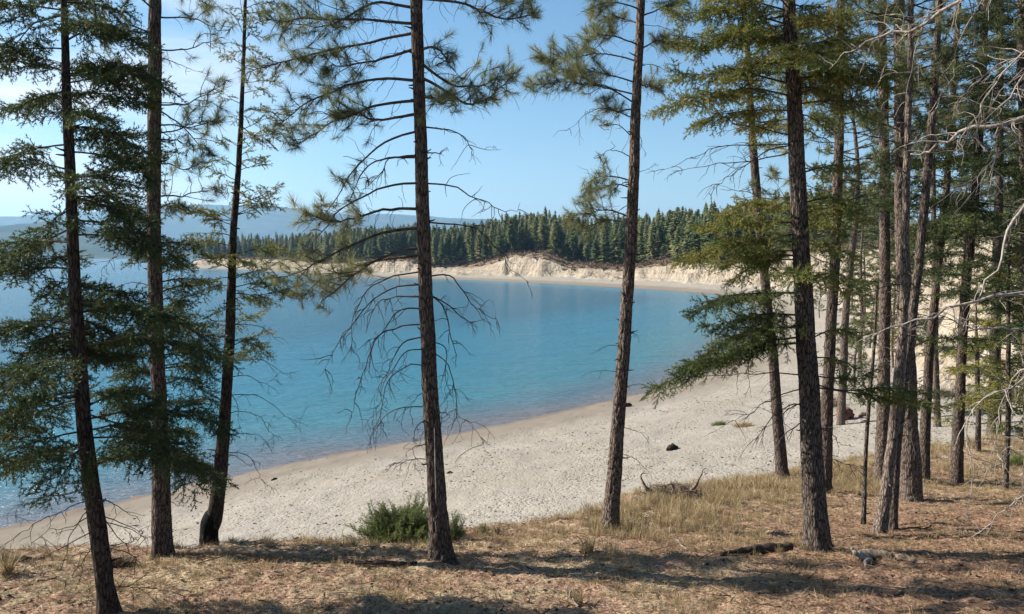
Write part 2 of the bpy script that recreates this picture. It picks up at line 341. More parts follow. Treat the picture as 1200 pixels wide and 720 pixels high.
def ground_mat():
    m, n, b = new_mat('ground', .95, .05); v = coords(n)
    big = noise(n, v, .9, 4); mid = noise(n, v, 4.5, 5); fine = noise(n, v, 26, 5, .65); tiny = noise(n, v, 110, 3)
    duff = ramp(n, fine, [(.34, (.07, .038, .026)), (.48, (.29, .18, .122)), (.66, (.47, .33, .24))])
    straw = ramp(n, fine, [(.33, (.09, .066, .042)), (.48, (.36, .28, .175)), (.68, (.54, .44, .29))])
    gr = mixc(n, ramp(n, mth(n, 'ADD', mth(n, 'MULTIPLY', mid, .5), mth(n, 'MULTIPLY', big, .5)), [(.43, (0, 0, 0)), (.57, (1, 1, 1))]), duff, straw)
    red = ramp(n, fine, [(.36, (.06, .03, .02)), (.5, (.24, .14, .09)), (.68, (.42, .28, .19))])
    gr = mixc(n, attr(n, 'litter'), gr, red)
    spots = ramp(n, noise(n, v, 11, 3), [(.6, (0, 0, 0)), (.68, (1, 1, 1))]); gr = mixc(n, mth(n, 'MULTIPLY', spots, .75), gr, (.035, .025, .02))
    # sand, trampled: pits with their own dark pebbles, finer and cleaner near the water
    vo = node(n, 'ShaderNodeTexVoronoi', Scale=5.6); n.links.new(v, vo.inputs['Vector'])
    vo2 = node(n, 'ShaderNodeTexVoronoi', Scale=10.5); n.links.new(v, vo2.inputs['Vector'])
    peb = node(n, 'ShaderNodeTexVoronoi', Scale=9.0); n.links.new(v, peb.inputs['Vector'])
    sandc = ramp(n, noise(n, v, 3, 5), [(.3, (.26, .236, .2)), (.7, (.335, .306, .264))])
    sandc = mixc(n, ramp(n, tiny, [(.42, (.3, .3, .3)), (.6, (0, 0, 0))]), sandc, (.19, .16, .13))
    pm = ramp(n, peb.outputs[0], [(.1, (1, 1, 1)), (.2, (0, 0, 0))]); sel = ramp(n, noise(n, v, 1.3, 3), [(.45, (0, 0, 0)), (.6, (1, 1, 1))])
    sandc = mixc(n, mth(n, 'MULTIPLY', mth(n, 'MULTIPLY', pm, sel), .6), sandc, (.17, .14, .12))
    wet = attr(n, 'wet'); wetn = mth(n, 'ADD', wet, mth(n, 'MULTIPLY', mth(n, 'SUBTRACT', noise(n, v, .7, 4), .5), .6), True)
    sandc = mixc(n, ramp(n, noise(n, coords(n, (.22, .12, 1)), 1.0, 5), [(.42, (0, 0, 0)), (.62, (.55, .55, .55))]), sandc, (.255, .22, .175))
    sandc = mixc(n, wetn, sandc, (.19, .162, .13))
    dark = attr(n, 'damp'); sandc = mixc(n, dark, sandc, (.16, .125, .1))
    snd = attr(n, 'sand'); sn = mth(n, 'ADD', snd, mth(n, 'MULTIPLY', mth(n, 'SUBTRACT', mid, .5), .7), True)
    sm = ramp(n, sn, [(.42, (0, 0, 0)), (.6, (1, 1, 1))])
    col = mixc(n, sm, gr, sandc)
    # bluffs: pale eroded silt
    vz = coords(n, (.5, .5, .12)); st = noise(n, vz, 2.2, 5, .6)
    strata = noise(n, coords(n, (.02, .02, 1.2)), 1.5, 3)
    cl = ramp(n, mth(n, 'ADD', mth(n, 'MULTIPLY', st, .7), mth(n, 'MULTIPLY', strata, .3)), [(.36, (.19, .145, .105)), (.5, (.32, .265, .2)), (.64, (.40, .35, .28))])
    col = mixc(n, attr(n, 'cliff'), col, cl)
    dry = ramp(n, noise(n, v, .35, 5), [(.35, (.10, .085, .05)), (.5, (.2, .13, .095)), (.65, (.34, .27, .17))])
    col = mixc(n, attr(n, 'top'), col, dry)
    n.links.new(col, b.inputs['Base Color'])
    pits = mth(n, 'ADD', mth(n, 'MULTIPLY', ramp(n, vo.outputs[0], [(.0, (0, 0, 0)), (.42, (1, 1, 1))]), .035), mth(n, 'MULTIPLY', ramp(n, vo2.outputs[0], [(.05, (0, 0, 0)), (.4, (1, 1, 1))]), .03))
    pits = mth(n, 'MULTIPLY', pits, ramp(n, noise(n, coords(n, (.55, .28, 1)), .9, 3), [(.32, (.45, .45, .45)), (.55, (1, 1, 1))]))
    pits = mth(n, 'MULTIPLY', pits, mth(n, 'SUBTRACT', 1.0, mth(n, 'MULTIPLY', wetn, .9)))
    gh = mth(n, 'MULTIPLY', fine, .045)
    hmix = n.nodes.new('ShaderNodeMix'); hmix.data_type = 'FLOAT'
    n.links.new(sm, hmix.inputs[0]); n.links.new(gh, hmix.inputs[2]); n.links.new(pits, hmix.inputs[3])
    h = mth(n, 'ADD', hmix.outputs[0], mth(n, 'MULTIPLY', mth(n, 'MULTIPLY', st, attr(n, 'cliff')), 1.2))
    bump(n, b, h, 1.0, 1.0)
    return m
nearw = (Y < 100) & (Sd < 60)
wetA = np.where(nearw, 1 - sstep(2.5, 5.5, Sd + 1.2 * (fbm(X / 3, Y / 3, seed=91) - .5)), 1 - sstep(3, 7, Sd))
dampA = 1 - sstep(.15, .8, Sd + .5 * (fbm(X / 1.5, Y / 1.5, seed=92) - .5))
M['ground'] = ground_mat()
tag(mb.build('ground', M['ground'], None, dict(sand=Sand, cliff=Cliff, top=Top, wet=wetA, damp=dampA, litter=.8 * sstep(.5, 4.5, X + 1.5 * (fbm(X / 1.5, Y / 1.5, seed=93) - .5) * 2) * sstep(15.5, 12.0, Y - .45 * (X - 4)))), kind='structure')

# ------------------------------------------------------------------ lake
rw = np.concatenate([np.geomspace(14, 900, 220), np.geomspace(900, 30000, 30)[1:]])
tw = np.concatenate([np.arange(-130, -42, 3.0), np.arange(-42, 26.01, .4)])
Xw = (rw[None] * np.sin(np.radians(tw))[:, None]).ravel(); Yw = (rw[None] * np.cos(np.radians(tw))[:, None]).ravel()
dep = sdist(np.stack([Xw, Yw], 1), LAKE) + .8 * (fbm(Xw / 7, Yw / 7, seed=3) - .5)
fw = grid_faces(len(tw), len(rw)); keep = (dep[fw].max(1) > -8); fw = fw[keep]
def water_mat():
    m, n, b = new_mat('lake_water', .16, .22); v = coords(n)
    d = attr(n, 'depth'); wob = mth(n, 'MULTIPLY', mth(n, 'SUBTRACT', noise(n, v, .12, 4), .5), 7)
    k = mth(n, 'DIVIDE', mth(n, 'ADD', d, wob), 60.0, True)
    col = ramp(n, k, [(0.0, (.14, .14, .155)), (.05, (.08, .14, .18)), (.13, (.042, .17, .225)), (.32, (.021, .155, .235)), (.65, (.013, .135, .215)), (1.0, (.008, .095, .155))])
    n.links.new(col, b.inputs['Base Color']); b.inputs['IOR'].default_value = 1.33
    v1 = coords(n, (.8, 2.0, 1)); rip = noise(n, v1, 1.6, 5, .62, .4); rip2 = noise(n, v1, .22, 3)
    bump(n, b, mth(n, 'ADD', mth(n, 'MULTIPLY', rip, .22), mth(n, 'MULTIPLY', rip2, .5)), 1.0, 1.0)
    return m
mw = MB(); mw.add(np.stack([Xw, Yw, np.zeros_like(Xw)], 1), fw, 0, .5, True)
M['water'] = water_mat()
tag(mw.build('lake', M['water'], None, dict(depth=np.maximum(dep, 0) * np.interp(np.hypot(Xw, Yw), [90, 220], [1, 3]))), kind='structure')

# ------------------------------------------------------------------ far mountains
def mountain(name, r0, r1, tops, seed, t0=-50, t1=30):
    t = np.arange(t0, t1, .15); rr = np.linspace(r0, r1, 40)
    RRm, TTm = np.meshgrid(rr, np.radians(t)); x = (RRm * np.sin(TTm)).ravel(); y = (RRm * np.cos(TTm)).ravel()
    H = np.interp(np.degrees(TTm), [q[0] for q in tops], [q[1] for q in tops]).ravel()
    u = ((RRm - r0) / (r1 - r0)).ravel()
    prof = np.sin(np.clip(u / .62, 0, 1.6) * math.pi / 2)
    z = H * prof * (.86 + .28 * fbm(x / 900, y / 900, seed=seed)) + (fbm(x / 300, y / 300, seed=seed + 3) - .5) * 60 * np.clip(u * 4, 0, 1) * prof - 6
    b = MB(); b.add(np.stack([x, y, z], 1), grid_faces(len(t), len(rr)), 0, .5, True); return b
def mtn_mat():
    m, n, b = new_mat('mountain_forest', 1, 0); v = coords(n)
    n.links.new(ramp(n, noise(n, v, .006, 6, .6), [(.35, (.03, .045, .03)), (.6, (.06, .075, .045)), (.75, (.14, .12, .08))]), b.inputs['Base Color']); return m
M['mtn'] = mtn_mat()
def elev(px, py): return (math.degrees(math.atan((px - 600) / F)), (HOR - py) / F)
def ridge(pts, d): return [(elev(px, 0)[0], max(5, (HOR - py) / F * d + 9)) for px, py in pts]
tag(mountain('near_mountain', 3000, 4600, ridge([(-300, 250), (0, 268), (60, 262), (120, 270), (180, 276), (260, 286), (340, 292), (450, 294), (1200, 294)], 4000), 11).build('hills', M['mtn']), kind='structure')
tag(mountain('far_mountain', 6500, 9500, ridge([(-300, 262), (0, 262), (100, 256), (170, 250), (215, 247), (260, 246), (320, 244), (360, 247), (420, 252), (480, 253), (560, 256), (640, 262), (760, 275), (1200, 280)], 8400), 23).build('mountains', M['mtn']), kind='structure')

# ------------------------------------------------------------------ foliage templates
def tri_needles(P0, D, L, wd, rng):
    k = len(P0); side = np.cross(D, rng.normal(size=(k, 3))); side /= np.linalg.norm(side, axis=1)[:, None] + 1e-9
    V = np.stack([P0 - side * wd, P0 + side * wd, P0 + D * L[:, None]], 1).reshape(-1, 3)
    return V, np.arange(3 * k).reshape(-1, 3)
def tuft(seed, k, L, wd):                       # long-needled pine tuft, axis +X
    g = np.random.default_rng(seed); u = g.random(k)
    phi = g.random(k) * 2 * math.pi; ang = np.radians(np.interp(u, [0, 1], [95, 12]) + g.normal(0, 12, k))
    D = np.stack([np.cos(ang), np.sin(ang) * np.cos(phi), np.sin(ang) * np.sin(phi)], 1)
    D[:, 2] -= .12; D /= np.linalg.norm(D, axis=1)[:, None]
    P0 = np.stack([(u - 1) * .13, np.zeros(k), np.zeros(k)], 1)
    return tri_needles(P0, D, L * (.75 + .4 * g.random(k)), wd, g)
def spray(seed, step, nl, wd, ns=5, sl=.10):     # fir spray .2 m long, axis +X
    g = np.random.default_rng(seed); segs = [(np.zeros(3), np.array([1., 0, 0]), .2)]
    for i in range(ns):
        s = .02 + .14 * i / max(ns - 1, 1); sg = 1 if i % 2 else -1; a = R(48 + g.normal(0, 8)) * sg
        segs.append((np.array([s, 0, 0]), nrm([math.cos(a), math.sin(a), g.normal(0, .35)]), sl * (1.15 - s / .2 * .75)))
    P, D = [], []
    for o, d, l in segs:
        n_ = max(3, int(l / step))
        for q in range(n_):
            p = o + d * l * (q + g.random()) / n_; si = np.cross(d, [0, 0, 1]); ph = g.random() * 2 * math.pi
            r_ = si * math.cos(ph) + np.array([0, 0, 1]) * math.sin(ph) * .75
            P.append(p); D.append(nrm(d * .75 + r_))
        P.append(o + d * l); D.append(d)
    P, D = np.array(P), np.array(D)
    P[:, 2] -= .35 * P[:, 0] ** 2
    V, Fc = tri_needles(P, D, nl * (.8 + .4 * g.random(len(P))), wd, g)
    tv, tf = [V], [Fc]; n0 = len(V)
    for o, d, l in segs:                        # the thin twigs themselves
        e = o + d * l; sd = nrm(np.cross(d, [0, 0, 1])) * .0022
        q = np.array([o - sd, o + sd, e]); q[:, 2] -= .35 * q[:, 0] ** 2; tv.append(q); tf.append(np.array([[n0, n0 + 1, n0 + 2]])); n0 += 3
    return np.concatenate(tv), np.concatenate(tf)
TUFT = {'hi': [tuft(i, 85, .15, .0021) for i in range(6)], 'mid': [tuft(40 + i, 52, .17, .0052) for i in range(6)], 'lo': [tuft(70 + i, 28, .2, .011) for i in range(4)]}
SPRAY = {'hi': [spray(i, .0055, .028, .0044) for i in range(6)], 'mid': [spray(50 + i, .0115, .036, .008, 4) for i in range(5)], 'lo': [spray(80 + i, .022, .055, .016, 3) for i in range(4)]}
def frames(D, up=(0, 0, 1), rng=RNG, roll=.35):
    D = np.asarray(D, float); D = D / (np.linalg.norm(D, axis=1)[:, None] + 1e-9)
    Yv = np.cross(np.broadcast_to(np.asarray(up, float), D.shape), D); Yv /= np.linalg.norm(Yv, axis=1)[:, None] + 1e-9
    Zv = np.cross(D, Yv); a = rng.normal(0, roll, len(D))[:, None]
    Y2 = Yv * np.cos(a) + Zv * np.sin(a); Z2 = -Yv * np.sin(a) + Zv * np.cos(a)
    return np.stack([D, Y2, Z2], 2)
def curve(P, n=14):
    P = np.asarray(P, float)
    if len(P) == 2: t = np.linspace(0, 1, n)[:, None]; return P[0] * (1 - t) + P[1] * t
    E = np.concatenate([[2 * P[0] - P[1]], P, [2 * P[-1] - P[-2]]]); out = []
    m = max(2, int(math.ceil(n / (len(P) - 1))))
    for i in range(1, len(E) - 2):
        t = np.linspace(0, 1, m, endpoint=False)[:, None]; a, b, c_, d = E[i - 1], E[i], E[i + 1], E[i + 2]
        out.append(.5 * ((2 * b) + (c_ - a) * t + (2 * a - 5 * b + 4 * c_ - d) * t ** 2 + (-a + 3 * b - 3 * c_ + d) * t ** 3))
    return np.concatenate(out + [P[-1:]])
def resamp(P, n):
    d = np.concatenate([[0], np.cumsum(np.linalg.norm(np.diff(P, axis=0), axis=1))]); t = np.linspace(0, d[-1], n)
    return np.stack([np.interp(t, d, P[:, i]) for i in range(3)], 1), d[-1]
def twist(P, amp, rng):
    n = len(P); w_ = np.cumsum(rng.normal(0, 1, (n, 3)), 0); w_ -= w_[0]; w_ /= math.sqrt(n)
    return P + w_ * amp * np.linspace(0, 1, n)[:, None]

def fir_branch(mb, P, r0, lod, rng, tint=.45, dens=1.0, start=.22, spread=1.0):
    P, L = resamp(twist(curve(P), .05, rng), 16)
    mb.tube(P, np.linspace(r0, r0 * .2, 16), 5 if lod == 'hi' else 4, 0)
    step = {'hi': .058, 'mid': .078, 'lo': .14}[lod] / dens
    k = max(3, int(L * (1 - start) / step)); Ms, Os = [], []
    D, O, sc_ = [], [], []
    for i in range(k):
        t = start + (1 - start) * (i + rng.random() * .6) / k; f = t * 15; j = min(int(f), 14); p = P[j] + (P[j + 1] - P[j]) * (f - j)
        T = nrm(P[j + 1] - P[j]); sd = nrm(np.cross(T, [0, 0, 1])) * (1 if i % 2 else -1)
        a = R(rng.normal(58, 10)) ; d = nrm(T * math.cos(a) + sd * math.sin(a) + np.array([0, 0, rng.normal(-.12, .2)]))
        wl = min(.42, .36 * (1 - t) * L + .12) * spread * (.75 + .5 * rng.random())
        m_ = max(1, int(round(wl / {'hi': .085, 'mid': .1, 'lo': .14}[lod])))
        e = p + d * wl + np.array([0, 0, -.1 * wl])
        Q = curve([p, (p + e) / 2 + np.array([0, 0, .04 * wl]), e], 5)
        if wl > .2: mb.tube(Q, np.linspace(.004, .0015, len(Q)), 3, 0, cap=False)
        for q in range(m_):                      # sprays strung along the side twig
            s = (q + .2) / m_; idx = min(int(s * (len(Q) - 1)), len(Q) - 2); pp = Q[idx]; dd = nrm(Q[idx + 1] - Q[idx])
            off = (1 if q % 2 else -1) * R(38) if q < m_ - 1 else 0
            c_, s_ = math.cos(off), math.sin(off); dd = nrm(np.array([dd[0] * c_ - dd[1] * s_, dd[0] * s_ + dd[1] * c_, dd[2] + rng.normal(.02, .25)]))
            D.append(dd); O.append(pp); sc_.append((.8 + .4 * rng.random()) * (1.2 if lod == 'lo' else 1))
    D.append(nrm(P[-1] - P[-2])); O.append(P[-1] - D[-1] * .1); sc_.append(.9)
    D, O, sc_ = np.array(D), np.array(O), np.array(sc_); Fm = frames(D, rng=rng, roll=.8) * sc_[:, None, None]
    bt = tint + rng.normal(0, .07); var = SPRAY[lod]; ch = rng.integers(0, len(var), len(D))
    for v in range(len(var)):
        q = ch == v; mb.inst(var[v], Fm[q], O[q], 1, np.clip(bt + rng.normal(0, .19, q.sum()), 0, 1))

def pine_branch(mb, P, r0, lod, rng, tint=.45, dens=1.0, start=.35, tips=1.0):
    P, L = resamp(twist(curve(P), .12, rng), 16)
    mb.tube(P, np.linspace(r0, max(r0 * .25, .003), 16), 5, 0)
    step = {'hi': .09, 'mid': .12, 'lo': .2}[lod] / dens; k = max(3, int(L * (1 - start) / step)); D, O, sc_ = [], [], []
    for i in range(k + 1):
        t = min(start + (1 - start) * (i + rng.random() * .7) / k, .999) if i < k else .999
        f = t * 15; j = min(int(f), 14); p = P[j] + (P[j + 1] - P[j]) * (f - j); T = nrm(P[j + 1] - P[j]); ph = rng.random() * 2 * math.pi
        s1 = nrm(np.cross(T, [0, 0, 1])); s2 = np.cross(s1, T)
        d = nrm(T * rng.uniform(.35, 1.1) + s1 * math.cos(ph) + s2 * math.sin(ph) * .75 + np.array([0, 0, .12]))
        wl = (.1 + .38 * rng.random() * min(1, (1 - t) * L + .35)) if i < k else .05
        e = p + d * wl + np.array([0, 0, .25 * wl]) * rng.normal(.4, .9)
        Q = twist(curve([p, (p + e) / 2 + rng.normal(0, .03, 3), e], 5), .03, rng); mb.tube(Q, np.linspace(.006, .0035, len(Q)), 3, 0, cap=False)
        for q in range(1 + (rng.random() < .45 * tips) + (rng.random() < .3)):
            s = 1 - q * .34; idx = int(s * (len(Q) - 1)); idx = max(1, idx)
            if rng.random() > .88 * tips: continue
            dd = nrm(Q[idx] - Q[idx - 1]) + rng.normal(0, .25 + .3 * q, 3) + np.array([0, 0, .25]); D.append(nrm(dd)); O.append(Q[idx]); sc_.append(.65 + .45 * rng.random())
    for i in range(int(k * 1.3)):                # fine bare twiglets among the tufts
        t = rng.uniform(.12, .98); f = t * 15; j = min(int(f), 14); p = P[j] + (P[j + 1] - P[j]) * (f - j); d = nrm(nrm(P[j + 1] - P[j]) * .6 + rng.normal(0, .6, 3)); wl = rng.uniform(.1, .4); Q = [p]
        for q in range(6): d = nrm(d + rng.normal(0, .22, 3) + np.array([0, 0, -.08])); Q.append(Q[-1] + d * wl / 6)
        mb.tube(np.array(Q), np.linspace(.004, .0018, 7), 3, 0, cap=False)
    if not D: return
    D, O, sc_ = np.array(D), np.array(O), np.array(sc_); Fm = frames(D, rng=rng, roll=1.5) * sc_[:, None, None]
    bt = tint + rng.normal(0, .07); var = TUFT[lod]; ch = rng.integers(0, len(var), len(D))
    for v in range(len(var)):
        q = ch == v; mb.inst(var[v], Fm[q], O[q], 1, np.clip(bt + rng.normal(0, .13, q.sum()), 0, 1))

def dead_branch(mb, P, r0, rng, dens=1.0, droop=.35, curl=1.0, tw=.35, lvl=2):
    P, L = resamp(twist(curve(P, 20), .11 * L_(P), rng), 18)
    mb.tube(P, np.linspace(r0, max(r0 * .18, .0018), 18), 5, 0)
    k = int(L / .13 * dens)
    for i in range(k):
        t = .18 + .8 * rng.random(); f = t * 17; j = min(int(f), 16); p = P[j] + (P[j + 1] - P[j]) * (f - j); T = nrm(P[j + 1] - P[j])
        d = nrm(T * rng.uniform(.3, 1.0) + rng.normal(0, .6, 3)); wl = tw * (.35 + .9 * rng.random()) * min(1, L / 1.0 + .2)
        n_ = 8; Q = [p]; dd = d.copy()
        for q in range(n_):
            dd = nrm(dd + rng.normal(0, .22 * curl, 3) + np.array([0, 0, -droop * .35])); Q.append(Q[-1] + dd * wl / n_)
        rr_ = min(r0 * .5, .0055); mb.tube(np.array(Q), np.linspace(rr_, .002, n_ + 1), 3, 0, cap=False)
        if lvl > 1:
            for q in range(rng.integers(0, 3)):
                a = Q[rng.integers(2, n_)]; Q2 = [a]; d2 = nrm(dd + rng.normal(0, .8, 3))
                for _ in range(5): d2 = nrm(d2 + rng.normal(0, .25 * curl, 3) + np.array([0, 0, -droop * .3])); Q2.append(Q2[-1] + d2 * wl * .09)
                mb.tube(np.array(Q2), np.linspace(.003, .0016, 6), 3, 0, cap=False)
def L_(P): P = np.asarray(P, float); return float(np.linalg.norm(P[-1] - P[0]))

# ------------------------------------------------------------------ trunks
def trunk_mesh(path, rad_pts, seed, seg=40, step=.035, flare=.35, rough=.12):
    """path: world points from base up; rad_pts: (fraction of length, radius)"""
    P = curve(path, 40); L = np.sum(np.linalg.norm(np.diff(P, axis=0), axis=1)); n = int(L / step) + 2
    P, L = resamp(P, n); h = np.linspace(0, L, n)
    P = P + np.stack([fbm(h * .7, h * 0 + seed, seed=seed) - .5, fbm(h * .7, h * 0 + seed + 9, seed=seed) - .5, h * 0], 1) * .05 * np.clip(h, 0, 1)[:, None]
    rad = np.interp(h / L, [q[0] for q in rad_pts], [q[1] for q in rad_pts]); rad = rad * (1 + flare * np.exp(-h / .16))
    T = np.gradient(P, axis=0); T /= np.linalg.norm(T, axis=1)[:, None]
    U = np.cross(np.array([0, 1., 0]), T); U /= np.linalg.norm(U, axis=1)[:, None]; W = np.cross(T, U)
    a = np.arange(seg) * 2 * math.pi / seg; H, A = np.meshgrid(h, a, indexing='ij'); Rr = rad[:, None] * np.ones_like(A)
    cx, cy = np.cos(A) * Rr, np.sin(A) * Rr
    k = 26.0
    ridg = 1 - np.abs(fbm(cx * k + 50, cy * k + 50, H * 5.5, seed=seed, o=2) - .5) * 4
    lump = fbm(cx * 5 + 9, cy * 5 + 9, H * 1.3, seed=seed + 5, o=3) - .5
    root = np.sin(A * 5 + seed + lump * 4) * np.exp(-H / .16) * .2
    Rr = Rr * (1 + lump * .22 + root) - np.clip(.6 - ridg, 0, 1) * rough * np.minimum(Rr, .12) + (fbm(cx * 70, cy * 70, H * 30, seed=seed + 8, o=2) - .5) * rough * .35 * np.minimum(Rr, .1)
    V = P[:, None] + np.cos(A)[..., None] * Rr[..., None] * U[:, None] + np.sin(A)[..., None] * Rr[..., None] * W[:, None]
    i = np.arange(n - 1)[:, None] * seg; j = np.arange(seg)[None]; kk = (j + 1) % seg
    a_, b_, c_, d_ = (i + j).ravel(), (i + kk).ravel(), (i + seg + kk).ravel(), (i + seg + j).ravel()
    mb = MB(); mb.add(V.reshape(-1, 3), np.concatenate([np.stack([a_, b_, c_], 1), np.stack([a_, c_, d_], 1)]), 0, .5, True)
    if seg >= 28:                                # snapped branch stubs and bark burrs
        g = np.random.default_rng(seed + 500)
        for _ in range(int(L * 3.2)):
            q = int(g.uniform(.06, .8) * (n - 1)); az = g.random() * 6.28; d = np.array([math.cos(az), math.sin(az), g.uniform(-.2, .5)]); ln = g.uniform(.02, .11)
            p = P[q] + d * rad[q] * .8; mb.tube([p, p + d * (ln * .6 + rad[q] * .2), p + d * (ln + rad[q] * .2) + g.normal(0, .012, 3)], [.013, .008, .005], 6, 0)
    return mb, P, rad, L

class Tree:
    def __init__(s, name, label, cat, pix, D, wpx, height, bark, seed, group=None, seg=40, flare=.35, rough=.14, step=.035, taper=None):
        """pix: path in the photograph from base up, all at distance D; height: full tree height in metres"""
        s.D = D; s.rng = np.random.default_rng(seed); s.bark = bark
        pts = [at(px, py, D) for px, py in pix]; b = pts[0]; b = np.array([b[0], D, hz(b[0], D)])
        pts = [b] + [p for p in pts[1:] if p[2] > b[2] + .15]
        d = nrm(pts[-1] - pts[-2]); d = nrm(d * .6 + np.array([0, 0, .4])); rest = height - (pts[-1][2] - b[2])
        seen = pts[-1][2] - b[2]
        if rest > .3:
            pts.append(pts[-1] + d * rest * .5); pts.append(pts[-1] + nrm(d + np.array([0, 0, .5])) * rest * .5)
        pts[0] = pts[0] - np.array([0, 0, .08])
        wr = [w_ / F * D / 2 for w_ in wpx]; fr = [i / (len(wr) - 1) * seen / height for i in range(len(wr))]
        rp = list(zip(fr, wr)) + ([(1.0, .012)] if rest > .3 else [])
        s.root = empty(name, b, label, cat, group); s.base = b
        tm, s.P, s.rad, s.L = trunk_mesh(pts, rp, seed, seg, step, flare, rough)
        s.trunk = tm.build('trunk', M[bark], s.root); s.crown = MB(); s.z0 = b[2]; s.top = s.P[-1][2]
    def on(s, z):
        i = int(np.clip(np.searchsorted(s.P[:, 2], z), 1, len(s.P) - 1)); return s.P[i], s.rad[i]
    def zpix(s, py): return at(600, py, s.D)[2]
    def path(s, pts, dd=0.0):
        """branch path from pixels; dd: how far its tip goes behind (+) or before (-) the trunk"""
        p0, r_ = s.on(s.zpix(pts[0][1])); out = [p0]; n = len(pts) - 1
        for i, (px, py) in enumerate(pts[1:]): out.append(at(px, py, s.D + dd * (i + 1) / n))
        return out
    def auto_path(s, z, az, L, e0=10, droop=.25, up=0):
        p, r_ = s.on(z); d = np.array([math.cos(az) * math.cos(R(e0)), math.sin(az) * math.cos(R(e0)), math.sin(R(e0))])
        return [p, p + d * L * .35 + [0, 0, -droop * L * .05], p + d * L * .7 + [0, 0, -droop * L * .4], p + d * L + [0, 0, -droop * L + up * L]]
    def fir(s, *a, **k): fir_branch(s.crown, *a, rng=s.rng, **k)
    def finish(s, leaf, name='crown'):
        if s.crown.n: s.crown.build(name, [M['dead_twig'], M[leaf]], s.root)
    def dead(s, P, r0=.008, **k):
        b = MB(); dead_branch(b, P, r0, s.rng, **k); b.build('dead_branch', M[k.get('mat', 'dead_twig')] if False else M['dead_twig'], s.root)
    def whorls(s, kind, z0, z1, step, Lf, lod='hi', e0=10, droop=.25, up=0.0, tint=.45, dens=1.0, r0=.012, az0=None, start=None, tips=1.0, spread=1.0):
        z = z0
        while z < z1:
            az = s.rng.random() * 2 * math.pi if az0 is None else az0(s.rng)
            L = Lf((z - s.z0) / (s.top - s.z0)) * (.65 + .6 * s.rng.random())
            P = s.auto_path(z, az, L, e0 + s.rng.normal(0, 7), droop, up)
            tl = lod if z < 9 + .36 * s.D + .6 else ('mid' if lod == 'hi' else 'lo')
            if z > 9 + .36 * s.D + 1.6: tl = 'lo'
            if kind == 'fir': fir_branch(s.crown, P, r0, tl, s.rng, tint, dens, start or .22, spread)
            else: pine_branch(s.crown, P, r0, tl, s.rng, tint, dens, start or .4, tips)
            z += step * (.6 + .8 * s.rng.random()) * (1.0 if tl != 'lo' else 1.3)
TREES = {}
PI = math.pi
# ---- the leftmost fir
t = Tree('fir_tree', 'dark fir at the far left of the bank, drooping boughs hiding the water', 'tree',
    [(128, 722), (118, 640), (104, 540), (96, 450), (88, 330), (81, 200), (76, 60), (73, -30)], 8.0, [22, 20, 17.5, 16, 13, 11.5, 9.5, 7], 8.6, 'shade_bark', 11, rough=.1)
t.whorls('fir', t.zpix(548), t.zpix(330), .085, lambda f: 1.15, tint=.3, e0=2, droop=.3, r0=.011)
t.whorls('fir', t.zpix(330), t.zpix(150), .11, lambda f: .85, tint=.32, e0=6, droop=.22, r0=.01)
t.whorls('fir', t.zpix(150), t.top, .1, lambda f: .25 + 1.6 * (1 - f), tint=.36, e0=10, droop=.2, r0=.009)
for P in ([(92, 420), (40, 440), (-20, 475)], [(96, 470), (50, 480), (-10, 520)], [(100, 505), (150, 500), (205, 520)], [(93, 400), (60, 400), (10, 440)], [(98, 480), (140, 460), (190, 470)],
          [(82, 210), (130, 200), (185, 165)], [(80, 235), (130, 240), (190, 260)], [(78, 90), (130, 80), (165, 95)], [(77, 50), (120, 30), (160, 40)], [(78, 110), (40, 115), (5, 125)], [(84, 270), (40, 290), (0, 310)], [(76, 20), (40, 30), (5, 60)]):
    t.fir(t.path(P, t.rng.normal(0, .3)), .011, 'hi', tint=.3)
for P in ([(101, 588), (60, 605), (18, 645)], [(103, 620), (70, 648), (18, 690)], [(100, 606), (75, 622), (45, 640)], [(98, 575), (50, 582), (0, 597)], [(104, 645), (85, 655), (55, 672)], [(106, 670), (92, 676), (72, 690)],
          [(119, 597), (150, 640), (158, 663)], [(120, 606), (150, 615), (180, 632)], [(120, 612), (160, 618), (178, 622)], [(122, 640), (150, 640), (172, 637)], [(122, 643), (160, 650), (182, 672)], [(124, 690), (150, 686), (165, 690)],
          [(103, 595), (92, 615), (80, 668)], [(92, 635), (100, 655), (108, 668)], [(118, 585), (140, 592), (165, 600)], [(80, 240), (60, 262), (20, 280)]):
    t.dead(t.path(P, t.rng.normal(0, .25)), .0065, tw=.22, droop=.25, curl=.5, dens=.9)
t.finish('fir'); TREES['t1'] = t
